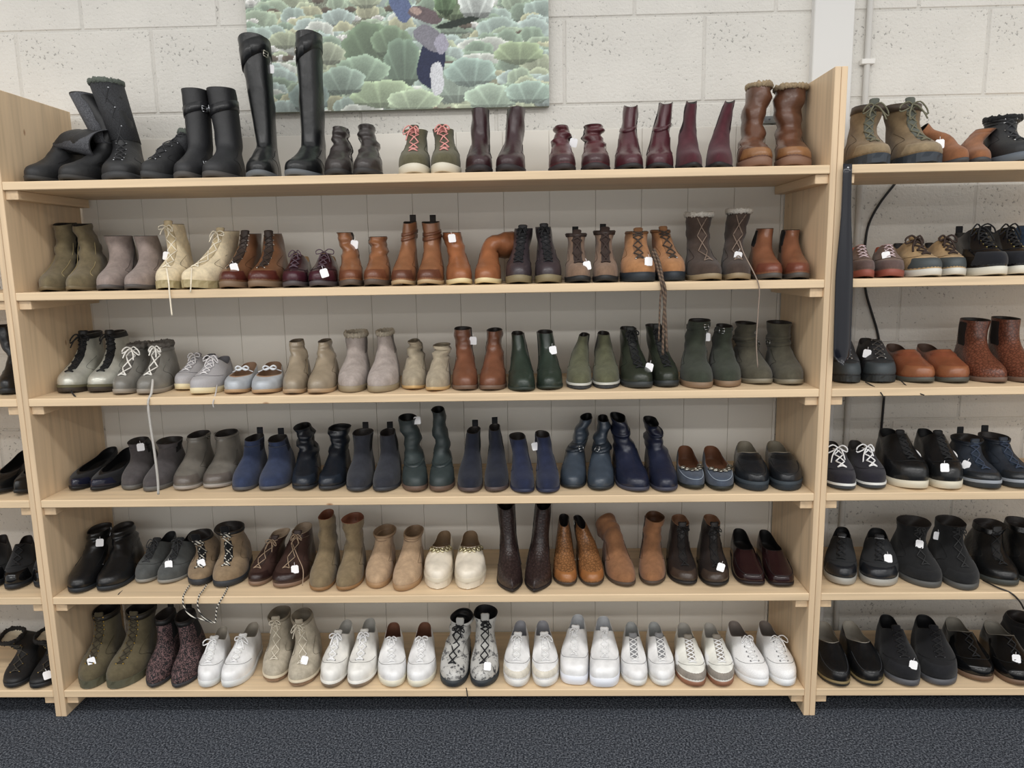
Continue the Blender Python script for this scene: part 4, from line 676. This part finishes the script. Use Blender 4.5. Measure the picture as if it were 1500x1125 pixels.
pair(6, 'ankle_boot', B, 'plain black suede boot beside the patent derby shoes', 'suede', '#101012', [(1535, 1000, 52, 1497, 905, 38, {'Y': .12})], so='#1a1a1a')
# ---- left unit
pair(3, 'tall_boot', B, 'black leather boot on the neighbouring third shelf', 'leather', '#16181b', [(6, 577, 36, 8, 478, 30)], so='#1b1d20', slo=.05)
pair(4, 'court_shoe', 'shoe', 'black leather slip-on shoe in the neighbouring unit', 'leather', '#151618', [(-8, 724, 34, 40, 655, 18), (27, 725, 34, 75, 662, 18)], form='flat', so='#17181a', hl=.02, toe='almond', li='#101113', hs=1.3)
pair(5, 'lace_shoe', 'shoe', 'black suede and patent laced brogue', 'suede', '#16171a', [(-16, 862, 38, 10, 795, 20), (24, 863, 38, 45, 792, 20), (58, 861, 36, 80, 800, 20)], form='low', so='#1a1d22', ts=.013, cap='#101114', capk='patent', la='#1a1a1c', n=4, hs=1.3)
pair(6, 'lace_boot', 'boot', 'black laced ankle boot with cream fleece lining', 'soft', '#17181b', [(15, 1013, 42, 22, 930, 30), (58, 1013, 44, 72, 930, 30, {'t': (69, 989)})], so='#1c1e21', ts=.012, la='#3a352c', n=6, eye='#a58d5a', li='#cfc3a6', fur='#2a2826')
# ---- settle the shoes: neighbours touch but never pass through each other or the side panels
NB = 26
def profile(r):
    s = r['s']; c, sn = math.cos(r['yaw']), math.sin(r['yaw'])
    bs = s.base.copy(); cc = bs.mean(0); d = bs-cc; d[:, 2] = 0; d /= np.linalg.norm(d, axis=1)[:, None]; bs = bs+d*s.welt; lo = bs.copy(); lo[:, 2] = .003; hi = bs.copy(); hi[:, 2] = s.ts
    P = np.concatenate([s.G.reshape(-1, 3), lo, hi]); x = P[:, 0]*c-P[:, 1]*sn+r['X']; y = P[:, 0]*sn+P[:, 1]*c+r['Y']; z = P[:, 2]
    iy = np.clip((y/.45*18).astype(int), 0, 17); iz = np.clip((z/.025).astype(int), 0, NB-1)
    mn = np.full((18, NB), 9.); mx = np.full((18, NB), -9.); np.minimum.at(mn, (iy, iz), x); np.maximum.at(mx, (iy, iz), x); return mn, mx
def tilt(r, d):                     # move the shaft by d to the side
    c, sn = math.cos(r['yaw']), math.sin(r['yaw']); r['s'].lean(d*c, -d*sn, .05, 1.1)
def settle(rs, xl, xr):
    rs.sort(key=lambda r: r['X']+.1*-math.sin(r['yaw']))
    for it in range(96):
        if it % 8 == 7:             # too tight: slightly slimmer, straighter shoes
            for r in rs:
                g = r['s']; m_ = g.G[..., 0].mean(1, keepdims=True); g.G[..., 0] = m_+(g.G[..., 0]-m_)*.982; g.base[:, 0] *= .982; r['yaw'] *= .92
        moved = 0; pr = [profile(r) for r in rs]
        for i, r in enumerate(rs):
            mn, mx = pr[i]
            for lev in (0, 1):
                sl = slice(0, 3) if lev == 0 else slice(3, NB)
                l = max(0, xl+.003-mn[:, sl].min()); g = max(0, mx[:, sl].max()-(xr-.003)); d = l-g
                if abs(d) > .0003 and not (lev and r['fold']):
                    moved += abs(d)
                    if lev == 0: r['X'] += d
                    else: tilt(r, d*.8)
        pr = [profile(r) for r in rs]
        for i in range(len(rs)-1):
            for j in (i+1, i+2):
                if j >= len(rs): continue
                a, b = rs[i], rs[j]; ov = pr[i][1]-pr[j][0]; ov[(pr[i][1] < -5) | (pr[j][0] > 5)] = -1
                f = ov[:, :3].max(); h = -1 if a['fold'] or b['fold'] else ov[:, 3:].max()
                if f > -.0005: moved += f+.001; a['X'] -= (f+.001)*.4; b['X'] += (f+.001)*.4
                elif h > -.0005: moved += h+.001; tilt(a, -(h+.001)*.4); tilt(b, (h+.001)*.4)
        if moved < .0015: break
    for _ in range(6):
        for r in rs:
            if r['fold']: continue
            mn, mx = profile(r); d = max(0, xl+.002-mn.min())-max(0, mx.max()-(xr-.002))
            if d: tilt(r, d*1.1)
    return moved
HUES = 'black olive mauve-taupe cream brown burgundy tan orange-tan plum-grey wheat silver pewter lilac-grey blue beige sand russet green olive-grey navy charcoal grey-khaki slate teal oxblood plum dark-brown gold khaki ginger bronze-black leopard white stone off-white grey blue-black dusty olive-khaki orange-brown chestnut pinkish'.split()
def short(g):
    w = g.replace('pair: ', '').replace(',', '').split(); hue = next((x for x in w if x in HUES), w[0])
    noun = next((x for x in w if x in ('boot', 'shoe', 'sneaker', 'trainer', 'loafer', 'oxford', 'runner', 'slip-on', 'plimsoll', 'derby', 'high-top', 'brogue')), 'shoe')
    extra = 'suede ' if 'suede' in w else 'leather ' if 'leather' in w else ''
    return hue+' '+extra+noun
for r in QUEUE: r['lb0'] = r['lb']
for row_ in range(1, 7):
    for xl, xr in ((-1.9, -.04), (0, W), (W+.04, W+2.3)):
        rs = [r for r in QUEUE if r['row'] == row_ and xl-.02 < r['X'] < xr+.02]
        if rs: settle(rs, xl, xr)
        for i, r in enumerate(rs):          # look-alikes of a pair: say which neighbours each stands beside
            if sum(q['group'] == r['group'] and q['lb0'] == r['lb0'] for q in rs) < 2: continue
            nb = [rs[j] for j in (i-1, i+1) if 0 <= j < len(rs) and rs[j]['group'] != r['group']]
            if nb: ex = ' beside the '+short(nb[0]['group'])
            elif (i == 0 and xl >= 0) or (i == len(rs)-1 and xr < W+.1): ex = ' beside the wooden side panel'
            else: continue
            if len((r['lb']+ex).split()) <= 16: r['lb'] += ex
for r in QUEUE: r['dress']()
# ---- long shoehorn hanging at the front of the right unit
def shoehorn():
    xa_ = W+.046; top = at_y(1244, 240, -.02); bot = at_y(1235, 534, -.02); r = empty('shoehorn', (0, 0, 0)); tag_obj(r, 'long glossy black shoehorn hanging beside the double upright', 'shoehorn')
    n, m = 24, 9; V = []; F = []
    for lay in (0, 1):
        for i in range(n):
            t = i/(n-1); z = top[2]+(bot[2]-top[2])*t; w = .014+.014*sstep(.15, .6, t); w *= math.sqrt(max(.02, 1-max(0, (t-.94)/.06)**2)); dp = .004+.010*sstep(.1, .7, t)
            for j in range(m):
                a = (j/(m-1)-.5)*2; V.append((top[0]-.004+(bot[0]-top[0])*t+w*a, -.016-dp*(1-a*a)-(.003 if lay else 0), z))
    o = n*m
    for i in range(n-1):
        for j in range(m-1): q = [i*m+j, i*m+j+1, (i+1)*m+j+1, (i+1)*m+j]; F.append(q[::-1]); F.append([x+o for x in q])
    for i in range(n-1):
        for j in (0, m-1): q = [i*m+j, (i+1)*m+j, (i+1)*m+j+o, i*m+j+o]; F.append(q if j == 0 else q[::-1])
    for i in (0, n-1):
        for j in range(m-1): q = [i*m+j, i*m+j+1, i*m+j+1+o, i*m+j+o]; F.append(q)
    mesh_obj('blade', V, F, mat('gloss', '#11131c'), r)
    z = top[2]-.012; V, F = tube_vf([(top[0]-.004, -.024, z), (top[0]-.004, .002, z)], .0035, 8); mesh_obj('peg', V, F, mat('metal', '#c9c9cc'), r)
shoehorn()
